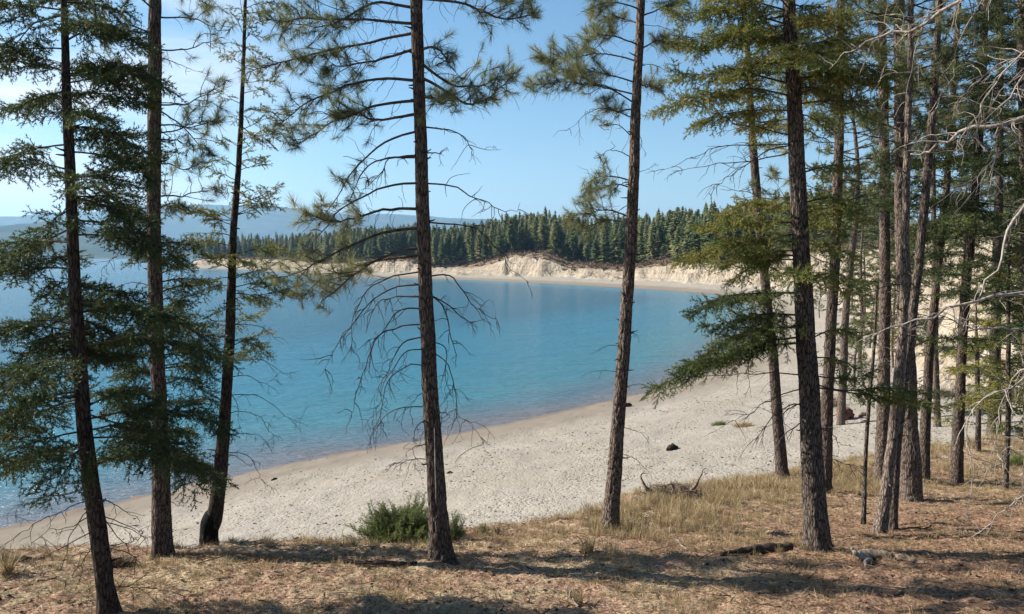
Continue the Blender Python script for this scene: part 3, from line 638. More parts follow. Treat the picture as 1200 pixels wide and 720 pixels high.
# ---- straight pine behind it
t = Tree('pine_tree', 'straight dark pine with a bare lower trunk, second trunk from the left', 'tree',
    [(190, 656), (188, 560), (184, 420), (180, 250), (181, 100), (182, -20)], 10.5, [24, 19, 16.5, 16, 15.5, 14], 17, 'brown_bark', 12)
t.whorls('pine', t.zpix(250), t.zpix(0), .2, lambda f: .75, tint=.35, droop=.1, up=.1, tips=.85)
t.whorls('pine', t.zpix(-10), t.top - .3, .22, lambda f: .5 + 2.2 * (1 - f), tint=.4, droop=.1, up=.1)
for P in ([(182, 22), (230, 25), (262, 45)], [(181, 128), (225, 150), (250, 165)], [(180, 160), (215, 150), (240, 140)], [(181, 60), (230, 60), (270, 55)], [(180, 205), (140, 200), (120, 190)]):
    pine_branch(t.crown, t.path(P, t.rng.normal(0, .4)), .012, 'hi', t.rng, .4, .8, tips=.9)
for P in ([(182, 65), (210, 75), (240, 85)], [(181, 120), (205, 122), (245, 122)], [(180, 300), (140, 288), (110, 300)], [(181, 340), (160, 330), (130, 335)], [(181, 300), (205, 305), (206, 345)], [(189, 585), (205, 590), (214, 596)], [(183, 150), (200, 165), (215, 200)]):
    t.dead(t.path(P, t.rng.normal(0, .3)), .007, tw=.2, droop=.3, curl=.9)
t.finish('pine'); TREES['t2'] = t
# ---- young fir behind the straight pine
t = Tree('young_fir', 'young fir right behind the second trunk from the left, boughs out over the water', 'tree',
    [(192, 640), (189, 500), (187, 400), (184, 300), (184, 230)], 11.3, [16, 14, 11, 7, 4], 5.2, 'fir_bark', 13, seg=20)
t.whorls('fir', t.zpix(540), t.zpix(400), .11, lambda f: .75, tint=.42, e0=5, droop=.2)
t.whorls('fir', t.zpix(400), t.zpix(245), .12, lambda f: .5, tint=.4, e0=12, droop=.15)
for P in ([(188, 455), (220, 440), (250, 465)], [(187, 430), (225, 425), (252, 440)], [(186, 372), (215, 350), (226, 335)], [(187, 480), (225, 470), (248, 490)], [(187, 400), (215, 385), (240, 390)], [(187, 470), (150, 460), (128, 480)]):
    t.fir(t.path(P, t.rng.normal(0, .2)), .009, 'hi', tint=.5)
t.finish('fir')
# ---- slender leaning tree with the charred, bent foot
t = Tree('slender_fir', 'slender thin-crowned fir whose crooked foot is burnt black, leaning over the beach edge', 'tree',
    [(246, 650), (246, 622), (253, 598), (262, 500), (268, 400), (276, 250), (284, 90), (288, -20)], 11.5, [20, 17, 13, 11, 8.5, 6.5, 4.5, 3.5], 8.0, 'shade_bark', 14, flare=.15, rough=.08)
cb = MB(); Pc = curve([at(246, 655, t.D) , at(245, 632, t.D), at(247, 612, t.D), at(253, 598, t.D)], 26); hh = np.linspace(0, 1, len(Pc))
cb.tube(Pc, .12 * (1 - .1 * hh) * (1 + .13 * np.exp(-((hh - .66) / .16) ** 2)) * np.where(hh > .82, 1 - (hh - .82) * 2.6, 1), 26, 0)
V = cb.v[0]; nn_ = (fbm(V[:, 0] * 14, V[:, 1] * 14, V[:, 2] * 5, seed=6) - .5)[:, None] * .07; cen = np.repeat(Pc, 26, 0); cen = np.concatenate([cen, Pc[:1], Pc[-1:]])
dv = V - cen; cb.v[0] = (V + dv / (np.linalg.norm(dv, axis=1)[:, None] + 1e-6) * nn_).astype(np.float32)
cf = cb.build('charred_foot', M['char'], t.root); cf['label'] = 'burnt black crooked foot of the trunk'
t.whorls('fir', t.zpix(425), t.zpix(240), .11, lambda f: .5, tint=.62, e0=15, droop=.1, dens=.7, r0=.007, spread=.55)
t.whorls('fir', t.zpix(240), t.top, .12, lambda f: .42, tint=.66, e0=25, droop=.0, dens=.7, r0=.006, spread=.5)
for P in ([(266, 418), (240, 400), (210, 410)], [(267, 410), (290, 400), (310, 415)], [(270, 400), (296, 405), (306, 425)], [(272, 330), (300, 318), (340, 330)], [(273, 318), (240, 300), (225, 285)], [(272, 340), (310, 330), (345, 345)], [(276, 240), (300, 232), (335, 215)],
          [(278, 200), (260, 190), (240, 200)], [(274, 300), (320, 290), (360, 300)], [(273, 345), (310, 345), (360, 335)], [(280, 150), (300, 160), (330, 150)], [(276, 260), (250, 255), (225, 235)]):
    t.fir(t.path(P, t.rng.normal(0, .25)), .008, 'hi', tint=.68, dens=.85, spread=.6)
for P in ([(270, 382), (300, 385), (335, 408)], [(267, 423), (300, 428), (332, 462)], [(266, 445), (290, 442), (318, 462)], [(265, 465), (300, 460), (345, 492)], [(264, 487), (305, 483), (342, 515)], [(263, 513), (300, 507), (325, 520)],
          [(262, 530), (290, 535), (310, 565)], [(262, 540), (275, 535), (298, 550)], [(262, 512), (240, 508), (216, 522)], [(260, 555), (240, 565), (228, 585)], [(262, 555), (266, 556), (270, 557)], [(264, 450), (275, 470), (285, 505)]):
    t.dead(t.path(P, t.rng.normal(0, .2)), .0065, tw=.25, droop=.3, curl=.7, dens=.9)
t.finish('fir_warm'); TREES['t3'] = t
# ---- the tall pine left of centre
t = Tree('pine_tree', 'tall pine with long drooping dead branches, rising beside the juniper bush', 'tree',
    [(518, 668), (512, 580), (505, 450), (498, 300), (492, 150), (487, 0), (486, -30)], 10.0, [28, 21, 18.5, 16.5, 15, 14, 14], 17, 'brown_bark', 15, flare=.45, seg=56, step=.025, rough=.2)
LIVE = [[(486, 28), (420, 25), (360, 30), (312, 48)], [(487, 58), (440, 72), (392, 78)], [(489, 97), (430, 92), (375, 100), (325, 112)], [(490, 118), (430, 122), (375, 140), (335, 160)],
        [(488, 10), (440, 5), (390, 20), (350, 10)], [(487, 40), (430, 50), (350, 70), (300, 90)], [(490, 135), (440, 140), (410, 130), (385, 118)],
        [(486, 0), (545, 2), (590, 18), (632, 6)], [(488, 72), (520, 92), (555, 98), (592, 92)], [(489, 90), (530, 110), (560, 125), (590, 120)], [(489, 60), (515, 55), (530, 62)], [(490, 115), (520, 120), (548, 128)],
        [(498, 298), (440, 306), (390, 320), (345, 342)], [(497, 270), (450, 272), (400, 290), (340, 300)], [(496, 245), (455, 246), (415, 262), (375, 262)], [(498, 292), (460, 296), (420, 318), (395, 345)]]
for i, P in enumerate(LIVE):
    pine_branch(t.crown, t.path(P, t.rng.normal(0, .5)), .02, 'hi', t.rng, .48 if i < 12 else .9, 1.75 if i < 12 else 1.6, start=.35 if i < 12 else .45)
t.whorls('pine', t.zpix(-15), t.top - .3, .21, lambda f: .6 + 2.4 * (1 - f), tint=.42, droop=.05, up=.1, r0=.018)
for P in ([(492, 155), (440, 165), (395, 190), (360, 225)], [(493, 185), (455, 188), (425, 210), (405, 240)], [(494, 215), (450, 218), (415, 235), (372, 285)]):
    pine_branch(t.crown, t.path(P, t.rng.normal(0, .4)), .015, 'hi', t.rng, .45, .75, start=.55, tips=.7)
for P in ([(493, 150), (530, 155), (545, 172), (540, 192)], [(493, 180), (508, 180), (520, 182)], [(495, 215), (540, 222), (590, 245), (628, 250)], [(497, 262), (550, 266), (580, 285), (602, 330)], [(494, 182), (460, 186), (440, 205), (415, 225)],
          [(498, 320), (455, 326), (415, 350), (400, 390)], [(499, 325), (530, 332), (555, 375), (582, 415)], [(500, 345), (528, 360), (545, 375), (560, 372)], [(500, 345), (520, 360), (530, 410), (530, 435)], [(500, 350), (465, 352), (440, 365), (425, 400)],
          [(502, 382), (465, 385), (435, 410), (413, 490)], [(503, 395), (475, 400), (455, 430), (440, 470)], [(504, 410), (480, 412), (462, 440), (450, 480)], [(505, 430), (480, 428), (455, 450), (447, 500)], [(504, 410), (525, 430), (532, 480), (545, 500)],
          [(507, 460), (490, 462), (482, 470)], [(509, 478), (475, 480), (450, 495), (432, 535)], [(510, 490), (485, 500), (478, 515)], [(511, 485), (525, 487), (535, 495)], [(512, 522), (485, 522), (458, 535)], [(513, 538), (490, 540), (470, 550)], [(504, 365), (470, 362), (450, 380), (430, 395)],
          [(500, 335), (460, 340), (430, 380), (420, 440)], [(505, 440), (495, 470), (490, 500)], [(503, 400), (520, 410), (520, 450), (528, 470)]):
    t.dead(t.path(P, t.rng.normal(0, .35)), .011 if t.zpix(P[0][1]) > 8 else .008, tw=.34, droop=.5, curl=1.1, dens=1.15)
b = MB(); b.tube(curve([at(509, 500, 9.86), at(510, 540, 9.86), at(511, 590, 9.86)], 8), [.004, .009, .004], 6, 0); gs = b.build('bark_scar', M['grey_wood'], t.root)
t.finish('pine'); TREES['t4'] = t
# ---- pine right of centre
t = Tree('pine_tree', 'lone pine standing right of centre at the grass edge, short tufted boughs at left', 'tree',
    [(714, 627), (722, 520), (732, 400), (740, 250), (746, 100), (751, -10)], 13.0, [21, 16, 14.5, 13.5, 11.5, 9.5], 14.5, 'pine_bark', 16, flare=.45, seg=48, rough=.2)
for P in ([(744, 125), (715, 105), (680, 98), (650, 100), (614, 108)], [(743, 112), (700, 100), (660, 80), (628, 60)], [(746, 75), (710, 60), (680, 62), (645, 66)], [(746, 55), (715, 40), (690, 45)], [(749, 12), (715, 0), (690, 8)], [(748, 30), (720, 20), (685, 30)],
          [(741, 214), (715, 206), (690, 208), (676, 214)], [(741, 222), (720, 215), (700, 214)], [(739, 258), (715, 245), (690, 250), (668, 262)], [(739, 262), (715, 262), (690, 275)], [(744, 100), (700, 85), (670, 90)], [(745, 128), (715, 130), (700, 125)],
          [(746, 100), (765, 102), (785, 100)], [(747, 60), (775, 45), (795, 50)], [(749, 20), (780, 8), (800, 12)]):
    pine_branch(t.crown, t.path(P, t.rng.normal(0, .5)), .014, 'hi', t.rng, .55, 2.5, start=.34)
for P in ([(743, 140), (712, 128), (690, 135), (672, 152)],):
    t.dead(t.path(P, .2), .01, tw=.35, droop=.5)
for P in ([(742, 165), (720, 145), (700, 155), (700, 168)], [(741, 188), (718, 178), (705, 185)]):
    pine_branch(t.crown, t.path(P, 0), .009, 'hi', t.rng, .5, .8, start=.6, tips=.6)
t.whorls('pine', t.zpix(-12), t.top - .2, .17, lambda f: .4 + 1.9 * (1 - f), tint=.5, droop=.0, up=.1, r0=.014)
for P in ([(747, 30), (780, 38), (800, 60)], [(746, 78), (775, 76), (790, 90)], [(740, 150), (752, 165), (748, 190)], [(738, 270), (752, 276), (766, 268)], [(738, 205), (752, 200), (765, 196)], [(735, 330), (722, 325), (716, 330)], [(730, 408), (712, 405), (700, 415)], [(728, 438), (710, 436), (692, 442)],
          [(729, 455), (745, 452), (760, 460)], [(726, 500), (745, 505), (758, 515)], [(724, 530), (745, 540), (758, 552)], [(734, 390), (745, 392), (748, 400)], [(738, 240), (722, 250), (712, 270)]):
    t.dead(t.path(P, t.rng.normal(0, .3)), .006, tw=.2, droop=.35, dens=.8)
t.finish('pine'); TREES['t5'] = t
# ---- thick fir
t = Tree('fir_tree', 'thick-trunked fir right of centre with a long bough sweeping low over the beach', 'tree',
    [(958, 646), (952, 520), (944, 380), (935, 220), (930, 100), (925, -10)], 11.0, [31, 25, 22.5, 19, 17, 14], 17, 'fir_bark', 17, flare=.35, seg=56, step=.025, rough=.2)
SW = [[(944, 402), (885, 408), (825, 428), (768, 455)], [(942, 370), (890, 368), (850, 380), (818, 388)], [(943, 385), (900, 385), (860, 395), (815, 420)], [(941, 345), (900, 345), (860, 352), (818, 378)], [(940, 395), (900, 400), (860, 415), (800, 436)]]
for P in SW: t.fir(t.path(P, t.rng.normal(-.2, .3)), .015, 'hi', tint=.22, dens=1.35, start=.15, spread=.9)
UPB = [[(938, 285), (890, 282), (840, 290), (798, 308)], [(937, 262), (890, 262), (850, 265), (825, 268)], [(937, 250), (900, 240), (870, 240), (850, 248)], [(938, 300), (900, 300), (860, 305), (830, 310)],
       [(930, 115), (880, 105), (820, 115), (768, 135)], [(930, 100), (870, 85), (820, 90), (790, 92)], [(931, 130), (880, 130), (840, 140), (815, 150)], [(928, 50), (870, 38), (820, 45), (795, 40)], [(927, 30), (870, 15), (820, 15), (785, 8)], [(926, 15), (870, 0), (830, 0)],
       [(930, 60), (980, 45), (1020, 50)], [(928, 40), (970, 25), (1010, 20)], [(935, 205), (975, 195), (1010, 200)], [(931, 75), (960, 78), (985, 95)], [(937, 240), (970, 236), (1000, 250)]]
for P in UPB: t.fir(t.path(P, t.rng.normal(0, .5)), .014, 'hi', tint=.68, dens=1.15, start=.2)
for P in ([(946, 400), (980, 385), (1010, 392)], [(949, 450), (990, 458), (1040, 455), (1085, 462)], [(949, 455), (1010, 462), (1060, 468), (1108, 478)], [(944, 325), (980, 322), (1005, 335)], [(948, 440), (985, 445), (1020, 440)], [(947, 420), (975, 418), (1000, 425)]):
    t.fir(t.path(P, t.rng.normal(-.1, .3)), .012, 'hi', tint=.5, dens=1.1, start=.3, spread=.6)
t.whorls('fir', t.zpix(325), t.zpix(230), .12, lambda f: .8, tint=.6, e0=5, droop=.25)
t.whorls('fir', t.zpix(140), t.zpix(0), .11, lambda f: 1.2, tint=.55, e0=5, droop=.2)
t.whorls('fir', t.zpix(0), t.top, .15, lambda f: .5 + 2.2 * (1 - f), tint=.5, e0=10, droop=.2)
for P in ([(934, 170), (880, 168), (830, 182), (782, 205)], [(935, 178), (890, 190), (850, 195), (800, 200)], [(934, 160), (890, 150), (850, 140), (830, 125)], [(936, 230), (900, 235), (870, 225), (840, 215)], [(945, 440), (900, 440), (860, 448), (815, 452)], [(947, 455), (910, 465), (880, 480), (850, 500)],
          [(948, 470), (925, 480), (900, 505)], [(949, 490), (925, 505), (905, 530)], [(950, 500), (975, 510), (990, 530)], [(952, 535), (975, 535), (1000, 550)], [(946, 480), (925, 476), (870, 535)], [(935, 195), (965, 205), (985, 235)], [(934, 150), (970, 160), (1000, 155)], [(936, 170), (900, 180), (860, 205), (830, 240)]):
    t.dead(t.path(P, t.rng.normal(0, .4)), .01, tw=.32, droop=.2, curl=.7, dens=1.0)
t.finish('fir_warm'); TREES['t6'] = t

# ---- the stand on the right
def stand(key, name, label, pix, D, wpx, H, bark, seed, live=(), kind='pine', tint=.45, leaf='pine', dead=10, dz=(0.2, .9), lod='mid', step=.3, Lb=1.1, flare=.3, group=None, rough=.16, cat='tree', dens=1.0):
    t = Tree(name, label, cat, pix, D, wpx, H, bark, seed, group, seg=32 if D < 21 else 20, flare=flare, rough=rough, step=.04 if D < 21 else .08)
    zt = 9 + .3 * D
    if live: t.whorls(kind, t.zpix(live[0]), t.top - .1, step, lambda f: .35 + Lb * min(1, 1.7 * (1 - f)), lod=lod, e0=8, droop=.15 if kind == 'fir' else .02, up=.08 if kind == 'pine' else 0, tint=tint, dens=dens, r0=.014, start=.3 if kind == 'pine' else None)
    for i in range(dead):
        z = t.base[2] + (zt - t.base[2]) * t.rng.uniform(*dz); az = t.rng.random() * 2 * PI; L = t.rng.uniform(.25, 1.1)
        t.dead(t.auto_path(z, az, L, t.rng.uniform(-5, 25), .35), .006 + .003 * L, tw=.25, droop=.3, curl=.8, dens=.8)
    t.finish(leaf); TREES[key] = t; return t
stand('t7', 'pine_tree', 'narrow pine standing on the beach edge just left of the thick fir', [(917, 566), (908, 450), (897, 330), (884, 200), (876, 60), (870, -20)], 20, [15, 12, 11, 10, 7, 5], 13, 'brown_bark', 21, (170,), 'fir', .6, 'fir_warm', 9, Lb=1.2, step=.24)
stand('t8', 'pine_tree', 'pine half hidden by the thick fir, its trunk just right of it', [(966, 585), (972, 420), (980, 260), (984, 120), (986, -10)], 17, [16, 13, 12, 10, 9], 15, 'brown_bark', 22, (320,), 'pine', .5, 'pine', 12, Lb=1.6, step=.19)
stand('t9', 'sapling', 'thin bare sapling pole rising from the litter between the thick fir and the leaning trunk', [(1011, 628), (1014, 560), (1019, 470), (1024, 400), (1027, 330)], 13.5, [6, 5, 4.5, 3.5, 2], 3.9, 'fir_bark', 23, (), dead=9, flare=.1, cat='sapling')
stand('t10', 'pine_tree', 'pine with a sunlit straight trunk just left of the thickest trunk in the right-hand stand', [(1033, 548), (1036, 400), (1037, 250), (1035, 120), (1034, -10)], 19, [17, 13.5, 12, 11, 9], 16, 'pine_bark', 24, (210,), 'pine', .4, 'pine', 12, Lb=1.8, step=.19)
stand('t11', 'pine_tree', 'leaning pine with pale flaking bark, foremost trunk of the right-hand clump', [(1031, 638), (1040, 560), (1050, 470), (1058, 380), (1062, 250), (1066, 100), (1068, -10)], 12.5, [15, 13, 12, 9, 8, 7, 6], 11, 'pale_bark', 25, (110,), 'pine', .45, 'pine', 14, Lb=1.2, step=.2)
stand('t12', 'pine_tree', 'thick rough-barked pine at the back of the leaning clump, shadow stretching right', [(1068, 592), (1064, 450), (1058, 300), (1055, 150), (1053, -10)], 16, [25, 19, 15.5, 13.5, 11.5], 19, 'pine_bark', 26, (170,), 'pine', .45, 'pine', 14, Lb=1.9, step=.19, rough=.24)
stand('t13', 'pine_tree', 'dark slim pine that leans right out of the clump behind the pale leaning trunk', [(1044, 633), (1049, 560), (1058, 460), (1070, 365), (1082, 250), (1091, 150), (1100, 20)], 13, [12, 10.5, 10, 10.5, 10, 8.5, 7], 12, 'fir_bark', 27, (90,), 'pine', .35, 'pine', 10, Lb=1.1, step=.25)
stand('t14', 'pine_tree', 'slim pine standing in tall dry grass just right of the thickest trunk', [(1082, 572), (1089, 424), (1105, 265), (1113, 170), (1120, 60), (1124, -10)], 20, [14, 10.5, 9, 8, 7, 6], 14, 'brown_bark', 28, (240,), 'pine', .45, 'pine', 12, Lb=1.6, step=.2)
stand('t15', 'fir_tree', 'fir with a clear lower trunk and dark boughs, right of the slim pine', [(1120, 580), (1129, 380), (1141, 247), (1150, 120), (1156, -10)], 19, [14.5, 11, 10, 9, 8], 15, 'brown_bark', 29, (310,), 'fir', .5, 'fir', 10, Lb=1.7, step=.2, dz=(.1, .5), dens=1.1)
stand('t16', 'fir_tree', 'short-trunked leafy fir set back on the flat at the right edge', [(1164, 527), (1166, 420), (1170, 250), (1172, 100)], 27, [15, 12, 10, 8], 15, 'fir_bark', 30, (490,), 'fir', .4, 'fir', 5, Lb=1.7, step=.22, dz=(.05, .3), dens=1.0)
stand('t17', 'sapling', 'thin sapling nearest the right edge, a slim stem under bright green boughs', [(1178, 580), (1180, 505), (1182, 420), (1183, 330)], 18, [7, 6, 5, 3], 5.2, 'fir_bark', 31, (480,), 'fir', .75, 'fir_warm', 6, Lb=.85, step=.16, flare=.1, cat='sapling', dz=(.02, .3))
stand('t18', 'fir_tree', 'dense dark fir filling the upper right corner, trunk at the very edge', [(1212, 575), (1210, 400), (1205, 200), (1200, 0)], 17, [24, 20, 17, 14], 15, 'fir_bark', 32, (420,), 'fir', .4, 'fir', 5, Lb=2.5, step=.12, dens=1.1, lod='mid', dz=(.05, .4))
stand('t19', 'young_fir', 'small bright fir with low boughs at the right, in front of the pale slope', [(1146, 540), (1146, 470), (1145, 420), (1144, 380)], 24, [7, 6, 5, 3], 4.6, 'fir_bark', 33, (500,), 'fir', .8, 'fir_warm', 0, Lb=.9, step=.16, flare=.1)
stand('t20', 'pine_tree', 'slender pine far back between the two sunlit trunks, against the pale slope', [(1098, 520), (1096, 400), (1094, 250), (1092, 100)], 30, [8, 7, 6, 5], 13, 'pine_bark', 34, (330,), 'pine', .5, 'pine', 3, Lb=1.2, step=.3, lod='lo')

# pines and firs standing farther back on the right, beyond the grass and up the pale slope
def copy_thing(root, loc, rz, s, label=None):
    r = root.copy(); C.objects.link(r); r.location = loc; r.rotation_euler = (0, 0, rz); r.scale = (s,) * 3
    if label: r['label'] = label
    for ch in root.children:
        c_ = ch.copy(); C.objects.link(c_); c_.parent = r
    return r
def proto(kind, name, seed, H, r, live, Lb, leaf, tint, step, dens=1.0):
    t = Tree.__new__(Tree); rng = np.random.default_rng(seed); t.rng = rng; t.D = 60.0
    b = np.array([0, 0, 0.]); t.base = b; t.z0 = 0; t.root = empty(name, b, None, 'tree')
    pts = [b + [0, 0, -.3], b + [.1, 0, H * .3], b + [rng.normal(0, .2), rng.normal(0, .2), H * .65], b + [rng.normal(0, .3), 0, H]]
    tm, t.P, t.rad, t.L = trunk_mesh(pts, [(0, r), (.5, r * .7), (1, .01)], seed, 14, .2, .2, .1); t.trunk = tm.build('trunk', M['pine_bark'], t.root)
    t.crown = MB(); t.top = H
    z = H * live
    while z < H:
        f = (z / H - live) / (1 - live); L = Lb * (1 - f) ** .75 * rng.uniform(.6, 1.15) + .2
        P = t.auto_path(z, rng.random() * 2 * PI, L, 12, .25 if kind == 'fir' else -.05)
        if kind == 'fir': fir_branch(t.crown, P, .03, 'lo', rng, tint, dens * 1.3)
        else: pine_branch(t.crown, P, .03, 'lo', rng, tint, dens * 1.3, .25)
        z += step * rng.uniform(.6, 1.4)
    t.finish(leaf); return t.root
PR = [proto('pine', 'pine_tree', 201, 13, .15, .4, 1.9, 'pine', .45, .16, 1.1), proto('pine', 'pine_tree', 202, 15, .17, .5, 2.1, 'pine', .4, .17, 1.1),
      proto('fir', 'fir_tree', 203, 12, .14, .1, 2.0, 'fir', .45, .16, .9), proto('fir', 'fir_tree', 204, 9, .1, .04, 1.7, 'fir', .55, .15, .9), proto('pine', 'young_pine', 205, 6, .08, .15, 1.2, 'pine_warm', .5, .16, 1.0)]
PN = ['tall pine rooted far back beyond the right-hand stand', 'high-crowned pine far back beyond the right-hand stand', 'green fir on the slope behind the right-hand stand', 'smaller bushy fir behind the right-hand stand', 'young yellowish pine behind the right-hand stand']
BG = [(990, 33, 1), (1010, 60, 2), (1028, 75, 0), (1048, 64, 3), (1075, 58, 2), (1015, 95, 1), (968, 160, 2), (1085, 88, 4), (1130, 72, 2), (1165, 70, 3), (1180, 52, 0), (1198, 40, 2), (1222, 30, 1),
      (1140, 72, 0), (1060, 90, 2), (1175, 62, 1), (1205, 56, 2), (1240, 38, 0), (1262, 26, 2), (1190, 58, 3), (1000, 120, 0), (1035, 110, 2), (1250, 48, 1), (1005, 46, 4), (1050, 54, 4), (962, 110, 4), (1022, 70, 4), (1215, 24, 3), (1060, 98, 3), (1190, 70, 3)]
cnt = [0] * 5
for i, (px, D, k) in enumerate(BG):
    p = at(px, 300, D); z = hz(p[0], D)
    if cnt[k] == 0: r_ = PR[k]; r_.location = (p[0], D, z)
    else: r_ = copy_thing(PR[k], (p[0], D, z), random.random() * 6.28, random.uniform(.8, 1.1))
    r_['label'] = PN[k]; r_['category'] = 'tree'; r_['group'] = PN[k].replace('tall pine', 'tall pines').replace('high-crowned pine', 'high-crowned pines').replace('green fir', 'green firs').replace('bushy fir', 'bushy firs').replace('young yellowish pine', 'young yellowish pines'); cnt[k] += 1

# ---- bare tree whose grey branches reach in from the right
rt = empty('dead_tree', (5.3, 7.2, hz(5.3, 7.2)), 'leafless grey tree reaching in from the right edge, long bare twisting branches', 'dead tree')
tm, Pq, rq, Lq = trunk_mesh([np.array([5.3, 7.2, hz(5.3, 7.2) - .1]), np.array([5.35, 7.2, 8]), np.array([5.2, 7.25, 11]), np.array([5.3, 7.3, 13.5])], [(0, .14), (.5, .1), (1, .02)], 55, 28, .05, .3, .15)
tm.build('trunk', M['grey_wood'], rt); rngd = np.random.default_rng(56)
def pxp(pts, D0, D1): n = len(pts) - 1; return [at(x, y, D0 + (D1 - D0) * i / n) for i, (x, y) in enumerate(pts)]
GB = [([(1300, -70), (1180, -40), (1112, 2), (1060, 32), (1010, 55), (992, 72), (978, 88)], 7.2, 8.2, .028, 1.0, .5), ([(1310, 110), (1240, 130), (1160, 148), (1110, 160), (1070, 180), (1045, 198), (1027, 208)], 7.2, 8.0, .03, .7, .4),
      ([(1300, 160), (1240, 195), (1200, 232), (1180, 250), (1160, 290), (1142, 320), (1127, 352)], 7.2, 7.0, .022, .8, .35), ([(1300, 330), (1240, 335), (1190, 338), (1160, 342), (1115, 358), (1085, 375), (1060, 398)], 7.2, 6.8, .022, .8, .35),
      ([(1290, 420), (1230, 395), (1180, 396), (1150, 406), (1130, 412)], 7.2, 6.6, .016, .7, .3), ([(1290, 10), (1240, 60), (1205, 90), (1180, 130), (1155, 180), (1148, 205)], 7.2, 7.2, .014, 1.5, .4),
      ([(1290, -10), (1220, 50), (1190, 100), (1170, 150), (1165, 195)], 7.2, 7.0, .013, 1.4, .4), ([(1300, 60), (1230, 100), (1200, 120), (1185, 130)], 7.2, 7.5, .014, 1.5, .5), ([(1300, 380), (1230, 410), (1190, 450), (1155, 470), (1138, 520), (1128, 560)], 7.2, 7.2, .011, 1.0, .35),
      ([(1300, 500), (1240, 520), (1200, 540), (1150, 548)], 7.2, 7.2, .01, 1.0, .3), ([(1300, 520), (1230, 565), (1190, 583), (1165, 595), (1155, 618)], 7.2, 7.3, .012, .8, .3), ([(1300, 440), (1235, 430), (1205, 440), (1185, 500), (1175, 560)], 7.2, 7.4, .01, 1.1, .35),
      ([(1180, -40), (1150, 5), (1128, 60), (1128, 90), (1118, 120)], 7.6, 7.8, .007, .9, .3), ([(1110, 2), (1090, 15), (1080, 40), (1078, 80), (1080, 115)], 7.7, 7.8, .006, 1.0, .25), ([(1290, 90), (1200, 70), (1150, 95), (1120, 120), (1110, 150)], 7.2, 7.9, .01, 1.2, .4), ([(1290, 200), (1220, 190), (1190, 165), (1150, 190), (1120, 215)], 7.2, 7.6, .01, 1.1, .4)]
for pts, D0, D1, r0, dens, tw in GB:
    b = MB(); dead_branch(b, pxp(pts, D0, D1), r0, rngd, dens=dens, droop=.25, curl=.9, tw=tw); b.build('dead_branch', M['grey_wood'], rt)

# ------------------------------------------------------------------ woods across the bay
def conifer(seed, H, Wd, n):
    g = np.random.default_rng(seed); b = MB(); rnd = seed % 3 == 1; b.tube([(0, 0, -.5), (0, 0, H)], [.16, .03], 5, 0)
    u = g.random(n) ** .8; z = H * ((.3 + .64 * u) if rnd else (.1 + .86 * u)); rad = (Wd * .75 * np.sin(np.clip(.35 + u * 2.7, 0, 3.1)) ** .8 if rnd else Wd * (1 - u) ** .7) * (.55 + .6 * g.random(n)) + .3; az = g.random(n) * 2 * PI
    d = np.stack([np.cos(az), np.sin(az), np.full(n, -.28)], 1); s_ = np.stack([-np.sin(az), np.cos(az), np.zeros(n)], 1)
    base = np.stack([np.zeros(n), np.zeros(n), z + .25], 1); tip = base + d * rad[:, None]; wd = (.26 + .42 * rad / Wd)[:, None]
    q = .45; m1 = base + d * rad[:, None] * q + s_ * wd - [0, 0, .25]; m2 = base + d * rad[:, None] * q - s_ * wd - [0, 0, .25]
    V = np.stack([base, m1, tip, m2], 1).reshape(-1, 3); i = np.arange(n)[:, None] * 4
    Fc = np.concatenate([i + [[0, 1, 2]], i + [[0, 2, 3]]]); tt = np.repeat(np.clip(g.normal(.45, .22, n), 0, 1), 4)
    b.add(V, Fc, 1, tt); return b

CON = [(conifer(300 + i, h, wd_, n)) for i, (h, wd_, n) in enumerate([(14, 2.9, 240), (15, 3.2, 260), (12.5, 2.7, 220), (16.5, 2.8, 260), (10.5, 2.5, 190), (14, 2.4, 230), (13, 3.5, 250), (7, 2.0, 140)])]
g = np.random.default_rng(99)
cand = []
Nc = 60000; thc = np.radians(g.uniform(-27, 24, Nc)); rc = np.sqrt(g.uniform(150 ** 2, 760 ** 2, Nc)); xc, yc = rc * np.sin(thc), rc * np.cos(thc)
cc = sdist(np.stack([xc, yc], 1), UP); dens = fbm(xc / 22, yc / 22, seed=71)
ok = (cc > 6 + 16 * np.clip(fbm(xc / 28, yc / 28, seed=73) - .42, 0, 1) * 4) & (cc < 150) & (g.random(Nc) < np.clip((dens - .18) * 2.6, .1, 1))
px_ = 600 + np.tan(thc) * F; gap = (px_ > 520) & (px_ < 585) & (cc < 22); ok &= ~gap
gap = (px_ > 640) & (px_ < 720) & (cc < 16); ok &= ~gap
xc, yc, cc = xc[ok], yc[ok], cc[ok]
cell = {}; keepi = []
for i in np.argsort(np.hypot(xc, yc)):
    k = (int(xc[i] // 3.6), int(yc[i] // 4.2))
    if k in cell: continue
    cell[k] = 1; keepi.append(i)
keepi = np.array(keepi); xc, yc, cc = xc[keepi], yc[keepi], cc[keepi]; zc = terrain(xc, yc)
print('far trees', len(xc))
score = -np.hypot(xc, yc) - 4 * np.maximum(cc - 12, 0); order = np.argsort(-score); ind = order[:295]; rest = order[295:]
protoc = {}
def far_label(x, y):
    px = 600 + x / y * F
    if px < 345: return 'dark conifer on the far left headland', 'conifers on the far left headland'
    if px < 590: return 'dark conifer in the wood across the bay, left of the high bluff', 'conifers across the bay left of the bluff'
    if px < 760: return 'dark conifer in the wood on the high bluff across the bay', 'conifers on the high bluff across the bay'
    if px < 800: return 'dark conifer across the bay above the low brown bank right of the lone pine', 'conifers above the low bank right of the lone pine'
    if px < 880: return 'dark conifer above the fluted pale banks near the head of the bay', 'conifers above the fluted pale banks'
    return 'dark conifer far behind the thick fir, at the head of the bay', 'conifers far behind the thick fir'
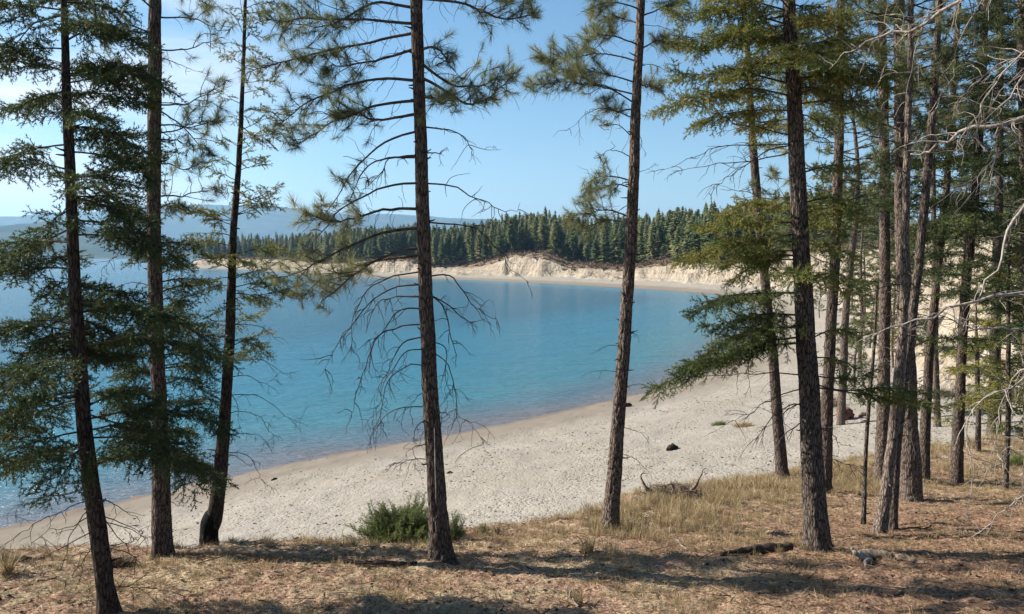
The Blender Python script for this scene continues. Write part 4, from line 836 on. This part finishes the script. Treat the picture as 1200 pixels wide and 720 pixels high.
for i in ind:
    k = int(g.integers(0, 8)) if g.random() > .12 else 7; s = g.uniform(.82, 1.08)
    if k not in protoc: o = CON[k].build('conifer', [M['pine_bark'], M['far_leaf']]); protoc[k] = o
    else: o = protoc[k].copy(); C.objects.link(o)
    o.location = (xc[i], yc[i], zc[i]); o.scale = (s, s, s * g.uniform(.92, 1.06)); o.rotation_euler = (0, 0, g.random() * 6.28)
    lb, gr_ = far_label(xc[i], yc[i])
    if k == 7: lb = lb.replace('dark conifer', 'short young conifer'); gr_ = 'short young ' + gr_
    tag(o, lb, 'tree', gr_)
fw_ = MB()
for k in range(8):
    q = rest[g.integers(0, 8, len(rest)) == k]; cb = CON[k]
    if len(q) == 0: continue
    s = g.uniform(.75, 1.15, len(q)); a = g.random(len(q)) * 6.28; Mx = np.zeros((len(q), 3, 3)); Mx[:, 0, 0] = np.cos(a); Mx[:, 0, 1] = -np.sin(a); Mx[:, 1, 0] = np.sin(a); Mx[:, 1, 1] = np.cos(a); Mx[:, 2, 2] = 1
    Mx *= s[:, None, None]; O = np.stack([xc[q], yc[q], zc[q]], 1); tv = np.concatenate(cb.v[1:]); tf = cb.f[1] - len(cb.v[0]); tint = np.repeat(np.clip(.45 + g.normal(0, .2, len(q)), 0, 1), 1)
    fw_.inst((tv, tf), Mx, O, 1, tint); fw_.inst((cb.v[0], cb.f[0]), Mx, O, 0, .5)
tag(fw_.build('far_forest', [M['pine_bark'], M['far_leaf']]), 'mass of dark conifers covering the land behind the far shore', 'forest', None, 'stuff')
# brush along the top of the bluffs
g = np.random.default_rng(5)
N = 30000; tb = np.radians(g.uniform(-24, 26, N)); rb = np.sqrt(g.uniform(120 ** 2, 700 ** 2, N)); xb, yb = rb * np.sin(tb), rb * np.cos(tb); cb_ = sdist(np.stack([xb, yb], 1), UP)
q = (cb_ > 4) & (cb_ < 30); xb, yb = xb[q][:2600], yb[q][:2600]; zb_ = terrain(xb, yb); k = len(xb)
def clump(seed, n, h, r):
    g = np.random.default_rng(seed); a = g.random(n) * 6.28; rr = np.sqrt(g.random(n)) * r; P0 = np.stack([np.cos(a) * rr * .5, np.sin(a) * rr * .5, np.zeros(n) - .05], 1); D = np.stack([np.cos(a) * rr / r * .8, np.sin(a) * rr / r * .8, np.ones(n)], 1); D /= np.linalg.norm(D, axis=1)[:, None]
    return tri_needles(P0, D, h * (.4 + .7 * g.random(n)), .12, g)
cl = clump(3, 26, 1.3, .9); a = g.random(k) * 6.28; Mx = np.zeros((k, 3, 3)); Mx[:, 0, 0] = np.cos(a); Mx[:, 0, 1] = -np.sin(a); Mx[:, 1, 0] = np.sin(a); Mx[:, 1, 1] = np.cos(a); Mx[:, 2, 2] = 1; Mx *= g.uniform(.4, 1.2, k)[:, None, None]
br = MB(); br.inst(cl, Mx, np.stack([xb, yb, zb_], 1), 0, g.random(k))
M['brush'] = leaf_mat('brush_leaves', (.05, .045, .025), (.13, .085, .055), (.22, .16, .09), .1)
tag(br.build('brush', M['brush']), 'low brown brush along the top of the pale bluffs', 'brush', None, 'stuff')

# ------------------------------------------------------------------ grass, litter, stones
def blades(seed, n, h, spread, wd, lean=.5):
    g = np.random.default_rng(seed); a = g.random(n) * 6.28; rr = g.random(n) * spread; P0 = np.stack([np.cos(a) * rr * .5, np.sin(a) * rr * .5, np.full(n, -.01)], 1)
    D = np.stack([np.cos(a) * lean * g.random(n), np.sin(a) * lean * g.random(n), np.ones(n)], 1); D += g.normal(0, .18, (n, 3)); D /= np.linalg.norm(D, axis=1)[:, None]
    L = h * (.35 + .75 * g.random(n)); side = np.cross(D, g.normal(size=(n, 3))); side /= np.linalg.norm(side, axis=1)[:, None]
    mid = P0 + D * L[:, None] * .6; tip = P0 + D * L[:, None]; tip[:, :2] += (D[:, :2] + g.normal(0, .15, (n, 2))) * L[:, None] * .35; tip[:, 2] -= .1 * L
    V = np.stack([P0 - side * wd, P0 + side * wd, mid + side * wd * .7, mid - side * wd * .7, tip], 1).reshape(-1, 3); i = np.arange(n)[:, None] * 5
    return V, np.concatenate([i + [[0, 1, 2]], i + [[0, 2, 3]], i + [[3, 2, 4]]])
GT = [blades(i, 26, .22, .16, .0028) for i in range(4)]; GS = [blades(10 + i, 16, .11, .2, .003, .9) for i in range(4)]
g = np.random.default_rng(17)
def rotz(a, s):
    Mx = np.zeros((len(a), 3, 3)); Mx[:, 0, 0] = np.cos(a); Mx[:, 0, 1] = -np.sin(a); Mx[:, 1, 0] = np.sin(a); Mx[:, 1, 1] = np.cos(a); Mx[:, 2, 2] = 1; return Mx * s[:, None, None]
def scatter(N, ymin, ymax, pxm=(-80, 1290)):
    y = np.sqrt(g.uniform(ymin ** 2, ymax ** 2, N)); px = g.uniform(*pxm, N); x = (px - 600) / F * y; return x, y
gb = MB()
x, y = scatter(46000, 6.2, 31); z, s_, sand, _, _ = terrain(x, y, True)
patch = fbm(x / 1.6, y / 1.6, seed=81); tallz = sstep(-1, 1.5, y - (9.8 + .12 * np.abs(x)) - 0.6) * (1 - sstep(.55, .8, sand))
right_duff = sstep(2.5, 5, x) * sstep(20, 16, y)
edge = np.exp(-((y - edge_y(x) + np.where(x > 1, 1.2, 0)) / np.where(x > 1, 3.2, 2.0)) ** 2)
pt = np.clip(.07 + .9 * np.clip(edge * 1.2, 0, 1) * (patch > .4) + .25 * tallz * (patch > .5), 0, 1) * (1 - .88 * right_duff * (edge < .5)) * (sand < .62)
q = g.random(len(x)) < pt * .62
for k in range(4):
    m_ = q & (g.integers(0, 4, len(x)) == k); gb.inst(GT[k], rotz(g.random(m_.sum()) * 6.28, g.uniform(.5, 1.25, m_.sum()) * np.where(x[m_] < 1.2, .6, 1.0) * (.55 + .65 * np.clip(edge[m_] + .15, 0, 1))), np.stack([x[m_], y[m_], z[m_]], 1), 0, np.clip(g.normal(.5, .2, m_.sum()), 0, 1))
x, y = scatter(80000, 6.0, 27); z, s_, sand, _, _ = terrain(x, y, True); patch = fbm(x / 1.1, y / 1.1, seed=83)
q = (sand < .55) & (g.random(len(x)) < np.clip((patch - .3) * 1.6, .05, .8))
for k in range(4):
    m_ = q & (g.integers(0, 4, len(x)) == k); gb.inst(GS[k], rotz(g.random(m_.sum()) * 6.28, g.uniform(.35, 1.0, m_.sum())), np.stack([x[m_], y[m_], z[m_]], 1), 0, np.clip(g.normal(.38, .22, m_.sum()), 0, 1))
tag(gb.build('dry_grass', M['grass']), 'dry straw-coloured grass growing over the bank', 'grass', None, 'stuff')
# fallen needles and twigs
lb = MB(); x, y = scatter(120000, 5.8, 24); z, s_, sand, _, _ = terrain(x, y, True); q = sand < .45; x, y, z = x[q], y[q], z[q]; n = len(x)
a = g.random(n) * 6.28; D = np.stack([np.cos(a), np.sin(a), g.normal(0, .22, n)], 1); V, Fc = tri_needles(np.stack([x, y, z + .012 + .02 * g.random(n)], 1), D, g.uniform(.05, .16, n), .0032, g)
lb.add(V, Fc, 0, np.repeat(g.random(n), 3))
x, y = scatter(2600, 6, 22); z, s_, sand, _, _ = terrain(x, y, True); q = sand < .4; x, y, z = x[q], y[q], z[q]; n = len(x); a = g.random(n) * 6.28; D = np.stack([np.cos(a), np.sin(a), g.normal(.02, .1, n)], 1)
V, Fc = tri_needles(np.stack([x, y, z + .02], 1), D, g.uniform(.12, .5, n), .007, g); lb.add(V, Fc, 1, .5)
def clod(seed):
    g = np.random.default_rng(seed); v = []; 
    ph = (1 + 5 ** .5) / 2; V = np.array([(-1, ph, 0), (1, ph, 0), (-1, -ph, 0), (1, -ph, 0), (0, -1, ph), (0, 1, ph), (0, -1, -ph), (0, 1, -ph), (ph, 0, -1), (ph, 0, 1), (-ph, 0, -1), (-ph, 0, 1)]) / 1.9
    Fc = np.array([(0, 11, 5), (0, 5, 1), (0, 1, 7), (0, 7, 10), (0, 10, 11), (1, 5, 9), (5, 11, 4), (11, 10, 2), (10, 7, 6), (7, 1, 8), (3, 9, 4), (3, 4, 2), (3, 2, 6), (3, 6, 8), (3, 8, 9), (4, 9, 5), (2, 4, 11), (6, 2, 10), (8, 6, 7), (9, 8, 1)])
    V = V * (.7 + .6 * g.random((12, 1))) * [1, .75, .5]; return V, Fc
CL = [clod(i) for i in range(4)]
x, y = scatter(9000, 6, 20); z, s_, sand, _, _ = terrain(x, y, True); q = (sand < .5) & (fbm(x / .8, y / .8, seed=88) > .5); x, y, z = x[q], y[q], z[q]; n = len(x); ks = g.integers(0, 4, n)
for k in range(4):
    m_ = ks == k; lb.inst(CL[k], rotz(g.random(m_.sum()) * 6.28, .009 + .024 * g.random(m_.sum()) ** 3), np.stack([x[m_], y[m_], z[m_] + .008], 1), 1, .2)
tag(lb.build('needle_litter', [M['litter'], M['dark_wood']]), 'fallen brown needles, cones and bark bits covering the bank', 'litter', None, 'stuff')
pb = MB(); xs_, ys_ = scatter(30000, 20, 80, (-40, 1000)); ss_ = terrain(xs_, ys_, True)[1]; m_ = (np.abs(ss_ - 6.2 - 1.2 * (fbm(xs_ / 6, ys_ / 6, seed=95) - .5)) < .28) & (fbm(xs_ / 2, ys_ / 2, seed=96) > .48); xs_, ys_ = xs_[m_], ys_[m_]
pb.inst(CL[1], rotz(g.random(len(xs_)) * 6.28, g.uniform(.012, .045, len(xs_))), np.stack([xs_, ys_, terrain(xs_, ys_)], 1), 1, .5)
x, y = scatter(38000, 12, 75, (-40, 1250)); z, s_, sand, cl_, _ = terrain(x, y, True); q = (sand > .7) & (s_ > .3) & (cl_ < .2) & (fbm(x / 2.5, y / 2.5, seed=89) > .44) & (g.random(len(x)) < np.where(s_ < 6.5, .25, .8)); x, y, z = x[q], y[q], z[q]; n = len(x); ks = g.integers(0, 4, n)
for k in range(4):
    m_ = ks == k; pb.inst(CL[k], rotz(g.random(m_.sum()) * 6.28, .014 + .05 * g.random(m_.sum()) ** 3), np.stack([x[m_], y[m_], z[m_] + .005], 1), 0, .5)
M['pebble'] = plain_wood('pebbles', (.06, .05, .042), (.24, .21, .175), (8, 8, 8))
tag(pb.build('pebbles', [M['pebble'], M['dark_wood']]), 'small dark pebbles and bark bits strewn over the sand', 'pebbles', None, 'stuff')

# ------------------------------------------------------------------ bushes and tufts
def bush(name, label, px, py, D, wid, hgt, leaf, seed, n=130, cat='bush'):
    p = at(px, py, D); p = np.array([p[0], D, hz(p[0], D)]); r_ = empty(name, p, label, cat); g = np.random.default_rng(seed); b = MB(); fol = MB(); D_, O_, s_ = [], [], []
    for i in range(n):
        a = g.random() * 6.28; el = g.uniform(.12, 1.35); rr = g.uniform(.55, 1.0) * (1 + .25 * math.sin(a * 3 + seed)); d = np.array([math.cos(a) * math.cos(el) * wid / 2, math.sin(a) * math.cos(el) * wid / 2, math.sin(el) * hgt]) * rr
        st = p + [d[0] * .15, d[1] * .15, -.03]; e = p + d; mid = (st + e) / 2 + [0, 0, -.05 * hgt]; Q = curve([st, mid, e], 7); b.tube(Q, np.linspace(.007, .002, len(Q)), 3, 0, cap=False)
        for q in range(5):
            j = min(len(Q) - 2, int((.3 + .17 * q) * (len(Q) - 1))); dd = nrm(nrm(Q[j + 1] - Q[j]) + g.normal(0, .35, 3) + [0, 0, .5]); D_.append(dd); O_.append(Q[j]); s_.append(g.uniform(.45, .75) * min(1, hgt / .5))
    D_, O_, s_ = np.array(D_), np.array(O_), np.array(s_); Fm = frames(D_, (.3, 1, .1), g, 1.5) * s_[:, None, None]; ch = g.integers(0, 6, len(D_))
    for v in range(6): q = ch == v; fol.inst(SPRAY['hi'][v], Fm[q], O_[q], 0, np.clip(g.normal(.5, .18, q.sum()), 0, 1))
    b.build('stem', M['dead_twig'], r_); fol.build('foliage', M[leaf], r_); return r_
bush('juniper_bush', 'round green juniper bush behind the foot of the tall pine', 474, 640, 12.2, 1.55, .52, 'juniper', 61, 420)
bush('small_shrub', 'small dark green shrub poking out right of the tall pine trunk', 533, 632, 12.0, .34, .42, 'juniper', 62, 26, 'shrub')
bush('small_shrub', 'tiny dark seedling on the sand edge right of the tall pine', 568, 630, 12.6, .2, .2, 'juniper', 63, 14, 'shrub')
bush('small_shrub', 'low brown-green sprig at the sand edge, right of the tiny seedling', 583, 632, 12.5, .18, .16, 'brush', 64, 12, 'shrub')
def tuft_on(name, label, px, py, wpx, hpx, leaf, seed, cat):
    p = ground(px, py); D = p[1]; wd = wpx / F * D; h = hpx / F * D; g = np.random.default_rng(seed); b = MB(); n = 36
    r0 = g.random(n) ** .5 * wd / 2; a = g.random(n) * 6.28; O = np.stack([p[0] + np.cos(a) * r0, p[1] + np.sin(a) * r0 * .6, np.zeros(n)], 1); O[:, 2] = terrain(O[:, 0], O[:, 1]) 
    n = 5 if h > 2.2 * wd else n; O = O[:n]; T_ = blades(seed, 20, h * 1.1, wd * .3, .005, .8); b.inst(T_, rotz(g.random(n) * 6.28, g.uniform(.6, 1.1, n)), O, 0, np.clip(g.normal(.5, .15, n), 0, 1)); o = b.build(name, M[leaf]); tag(o, label, cat); return o
tuft_on('grass_tuft', 'small green tuft alone on the open beach', 842, 498, 15, 6, 'juniper', 71, 'grass tuft')
tuft_on('grass_tuft', 'straw-coloured tuft on the beach right of the green one', 870, 500, 22, 8, 'grass', 72, 'grass tuft')
tuft_on('grass_tuft', 'brown dry clump at the bank edge between the two leftmost trunks', 140, 663, 24, 14, 'brush', 73, 'grass tuft')
tuft_on('tall_weed', 'tall pale dry weed stalks at the far left edge of the bank', 8, 672, 10, 46, 'grass', 74, 'weed')
tuft_on('tall_weed', 'upright pale dry grass stalks below the lone pine, left side', 690, 648, 12, 30, 'grass', 75, 'weed')
tuft_on('tall_weed', 'pale dry stalks near the bottom of the picture, under the lone pine', 677, 708, 12, 34, 'grass', 76, 'weed')
tuft_on('low_shrub', 'grey-green low shrub on the flat at the right edge beyond the sand', 1192, 545, 34, 18, 'juniper', 77, 'shrub')
for i, (px, py, wd, lb_) in enumerate([(965, 478, 40, 'grey-brown brush patch behind the beach just right of the thick fir'), (1110, 465, 60, 'grey-green brush patch at the foot of the pale slope, behind the slim pine'), (1060, 478, 34, 'low brown brush patch at the slope foot left of the slim pine')]):
    tuft_on('brush_patch', lb_, px, py, wd, 20, 'brush', 78 + i, 'brush')

# ------------------------------------------------------------------ logs and driftwood
def log_mesh(P, rad, seed, seg=16, rough=.2, n=40, flat=1.0):
    P, L = resamp(twist(curve(P, 20), .05, np.random.default_rng(seed)), n); b = MB(); b.tube(P, rad if np.isscalar(rad) else np.interp(np.linspace(0, 1, n), np.linspace(0, 1, len(rad)), rad), seg, 0)
    V = b.v[0]; cen = np.concatenate([np.repeat(P, seg, 0), P[:1], P[-1:]]); dv = V - cen; rr = np.linalg.norm(dv, axis=1)[:, None]; k = (fbm(V[:, 0] * 17, V[:, 1] * 17, V[:, 2] * 17, seed=seed) - .5)[:, None] * 2
    dv = dv * (1 + rough * 2 * k); dv[:, 2] *= flat; b.v[0] = (cen + dv).astype(np.float32); return b
def gp(px, py, up=0.0): p = ground(px, py); p[2] += up; return p
def onto(px, py, D, up=0.0): p = at(px, py, D); return np.array([p[0], D, hz(p[0], D) + up])
def log(name, label, P, rad, mat, seed, **k):
    c_ = np.mean(P, 0); r_ = log_mesh(P, rad, seed, **k); o = r_.build(name, M[mat]); me = o.data; off = Vector((c_[0], c_[1], min(p[2] for p in P))); me.transform(Matrix.Translation(-off)); o.location = off; return tag(o, label, 'log')
Dg = lambda px, py: float(ground(px, py)[1])
d1 = Dg(885, 652)
log('rotten_log', 'dark rotten log lying just left of the thick fir', [onto(846, 655, d1 - .1, .02), onto(862, 650, d1, .03), onto(890, 649, d1 + .1, .035), onto(926, 647, d1 + .15, .04)], [.025, .05, .06, .05], 'dark_wood', 101, rough=.17, n=50)
dl = Dg(240, 656)
log('fallen_log', 'thin fallen log lying along the bank edge at the foot of the burnt tree', [onto(206, 657, dl + .3, .03), onto(280, 660, dl + .1, .04), onto(340, 662, dl, .05), onto(408, 668, dl - .25, .03)], [.035, .05, .05, .03], 'drift', 102, rough=.2)
log('fallen_log', 'low dark log half sunk in grass at the far left of the bank', [onto(-30, 668, dl - .3, .02), onto(20, 668, dl - .25, .03), onto(64, 667, dl - .2, .02)], [.05, .06, .04], 'dark_wood', 103, rough=.3)
log('fallen_log', 'thin dark log in the grass left of the tall pine', [onto(405, 672, 9.9, .02), onto(445, 674, 9.8, .025), onto(482, 676, 9.7, .01)], [.02, .028, .018], 'dark_wood', 104, rough=.3)
# forked grey root end with its log
d2 = Dg(1020, 655); r_ = empty('root_log', onto(1015, 655, d2), 'weathered grey log with a knobbly root end, right of the thick fir', 'log')
log_mesh([onto(1008, 655, d2, .05), onto(1030, 655, d2 - .05, .06), onto(1055, 658, d2 - .1, .04), onto(1085, 660, d2 - .15, .02)], [.07, .062, .05, .028], 105, rough=.14, n=40).build('log_body', M['drift'], r_)
log_mesh([onto(1016, 655, d2 - .1, .03), onto(1006, 650, d2 - .12, .09), onto(1000, 645, d2 - .1, .15)], [.055, .04, .015], 106, rough=.14).build('root', M['grey_wood'], r_)
log_mesh([onto(1020, 655, d2 - .15, .04), onto(1012, 660, d2 - .28, .06), onto(1007, 664, d2 - .36, .0)], [.03, .022, .01], 107, rough=.14).build('root', M['grey_wood'], r_)
log('fallen_branch', 'thin branch lying on the brown litter, right of the leaning trunk', [onto(1050, 632, 12.9, .015), onto(1066, 633, 12.9, .02), onto(1086, 631, 12.9, .012)], [.012, .016, .01], 'dark_wood', 108, seg=8)
log('fallen_stick', 'pale stick pointing up out of the grass at the bottom centre', [onto(678, 720, 8.2, .02), onto(672, 714, 8.25, .05), onto(666, 706, 8.3, .1)], [.012, .01, .005], 'grey_wood', 109, seg=8)
log('fallen_stick', 'thin pale stick lying in the litter left of the rotten log', [onto(806, 662, 10.9, .01), onto(796, 655, 11.1, .05), onto(788, 646, 11.3, .09)], [.007, .007, .004], 'grey_wood', 110, seg=8)
# uprooted stump
dd_ = Dg(785, 585); r_ = empty('driftwood_stump', onto(785, 585, dd_), 'uprooted stump with upturned roots at the upper edge of the grass', 'driftwood')
b = MB(); g = np.random.default_rng(66); c0 = onto(790, 580, dd_, 0)
for i in range(330):
    a = g.random() * 6.28; u = g.uniform(-.55, .55); hh_ = .24 * math.cos(u / .62 * 1.5) * g.uniform(.2, 1); p = c0 + [u, g.normal(0, .15), max(hh_, .02)]
    d = nrm([g.normal(0, 1), g.normal(0, .6), g.normal(0, .35)]); L = g.uniform(.12, .35); b.tube(twist(curve([p - d * L / 2, p + [0, 0, .03], p + d * L / 2], 6), .05, g), .0045, 3, 0, cap=False)
b.build('root_mat', M['drift'], r_)
for seg_ in ([(770, 580), (757, 572), (752, 560), (757, 555)], [(772, 586), (760, 580), (750, 577)], [(805, 580), (814, 570), (822, 556), (828, 550)], [(808, 584), (818, 580), (824, 574)], [(792, 578), (788, 572), (785, 566)], [(768, 586), (790, 590), (812, 586)]):
    P = [at(px, py, dd_ - .1) for px, py in seg_]
    for p in P: p[2] = max(p[2], hz(p[0], p[1]) + .02)
    log_mesh(P, [.05, .035, .018, .008], 67 + seg_[0][0], seg=10, n=16).build('root', M['drift'], r_)
def drift(label, px, py, wpx, seed, mat='dark_wood', name='driftwood', rad=.09):
    p = ground(px, py); D = p[1]; wd = wpx / F * D; P = [onto(px - wpx * .5, py, D, rad * .4), onto(px, py, D + .1, rad * .8), onto(px + wpx * .5, py, D + .25, rad * .5)]
    o = log(name, label, P, [rad * .4, rad, rad * .8, rad * .4], mat, seed, rough=.4); o['category'] = 'driftwood' if 'rock' not in name else 'rock'
drift('dark piece of driftwood alone in the middle of the open beach', 788, 528, 14, 111, rad=.11)
drift('dark driftwood chunk near the water just right of the lone pine trunk', 735, 477, 9, 112, rad=.12)
drift('reddish brown rock on the sand between the thick fir and the pale slope', 990, 492, 16, 113, 'rust_rock', 'red_rock', .3)
drift('grey driftwood stick lying right of the reddish rock', 1012, 488, 12, 114, 'drift', 'driftwood', .1)
drift('dark twig near the waterline left of the tall pine', 322, 563, 9, 115, 'dark_wood', 'driftwood', .05)
drift('small dark driftwood scrap on the sand right of the tall pine', 528, 555, 9, 116, 'dark_wood', 'driftwood', .05)

# ------------------------------------------------------------------ air
bpy.ops.mesh.primitive_cube_add(size=1, location=(0, 3800, 315)); hb = bpy.context.object; hb.name = 'haze'; hb.scale = (26000, 16000, 710)
m = bpy.data.materials.new('haze'); m.use_nodes = True; n = m.node_tree; n.nodes.remove(n.nodes['Principled BSDF'])
pv = n.nodes.new('ShaderNodeVolumePrincipled'); pv.inputs['Color'].default_value = (.38, .67, 1, 1); pv.inputs['Density'].default_value = 1.0e-4; pv.inputs['Anisotropy'].default_value = .3
n.links.new(pv.outputs[0], n.nodes['Material Output'].inputs['Volume']); hb.data.materials.append(m); tag(hb, kind='stuff')
tag(hb, 'pale blue air haze over the lake', 'haze')
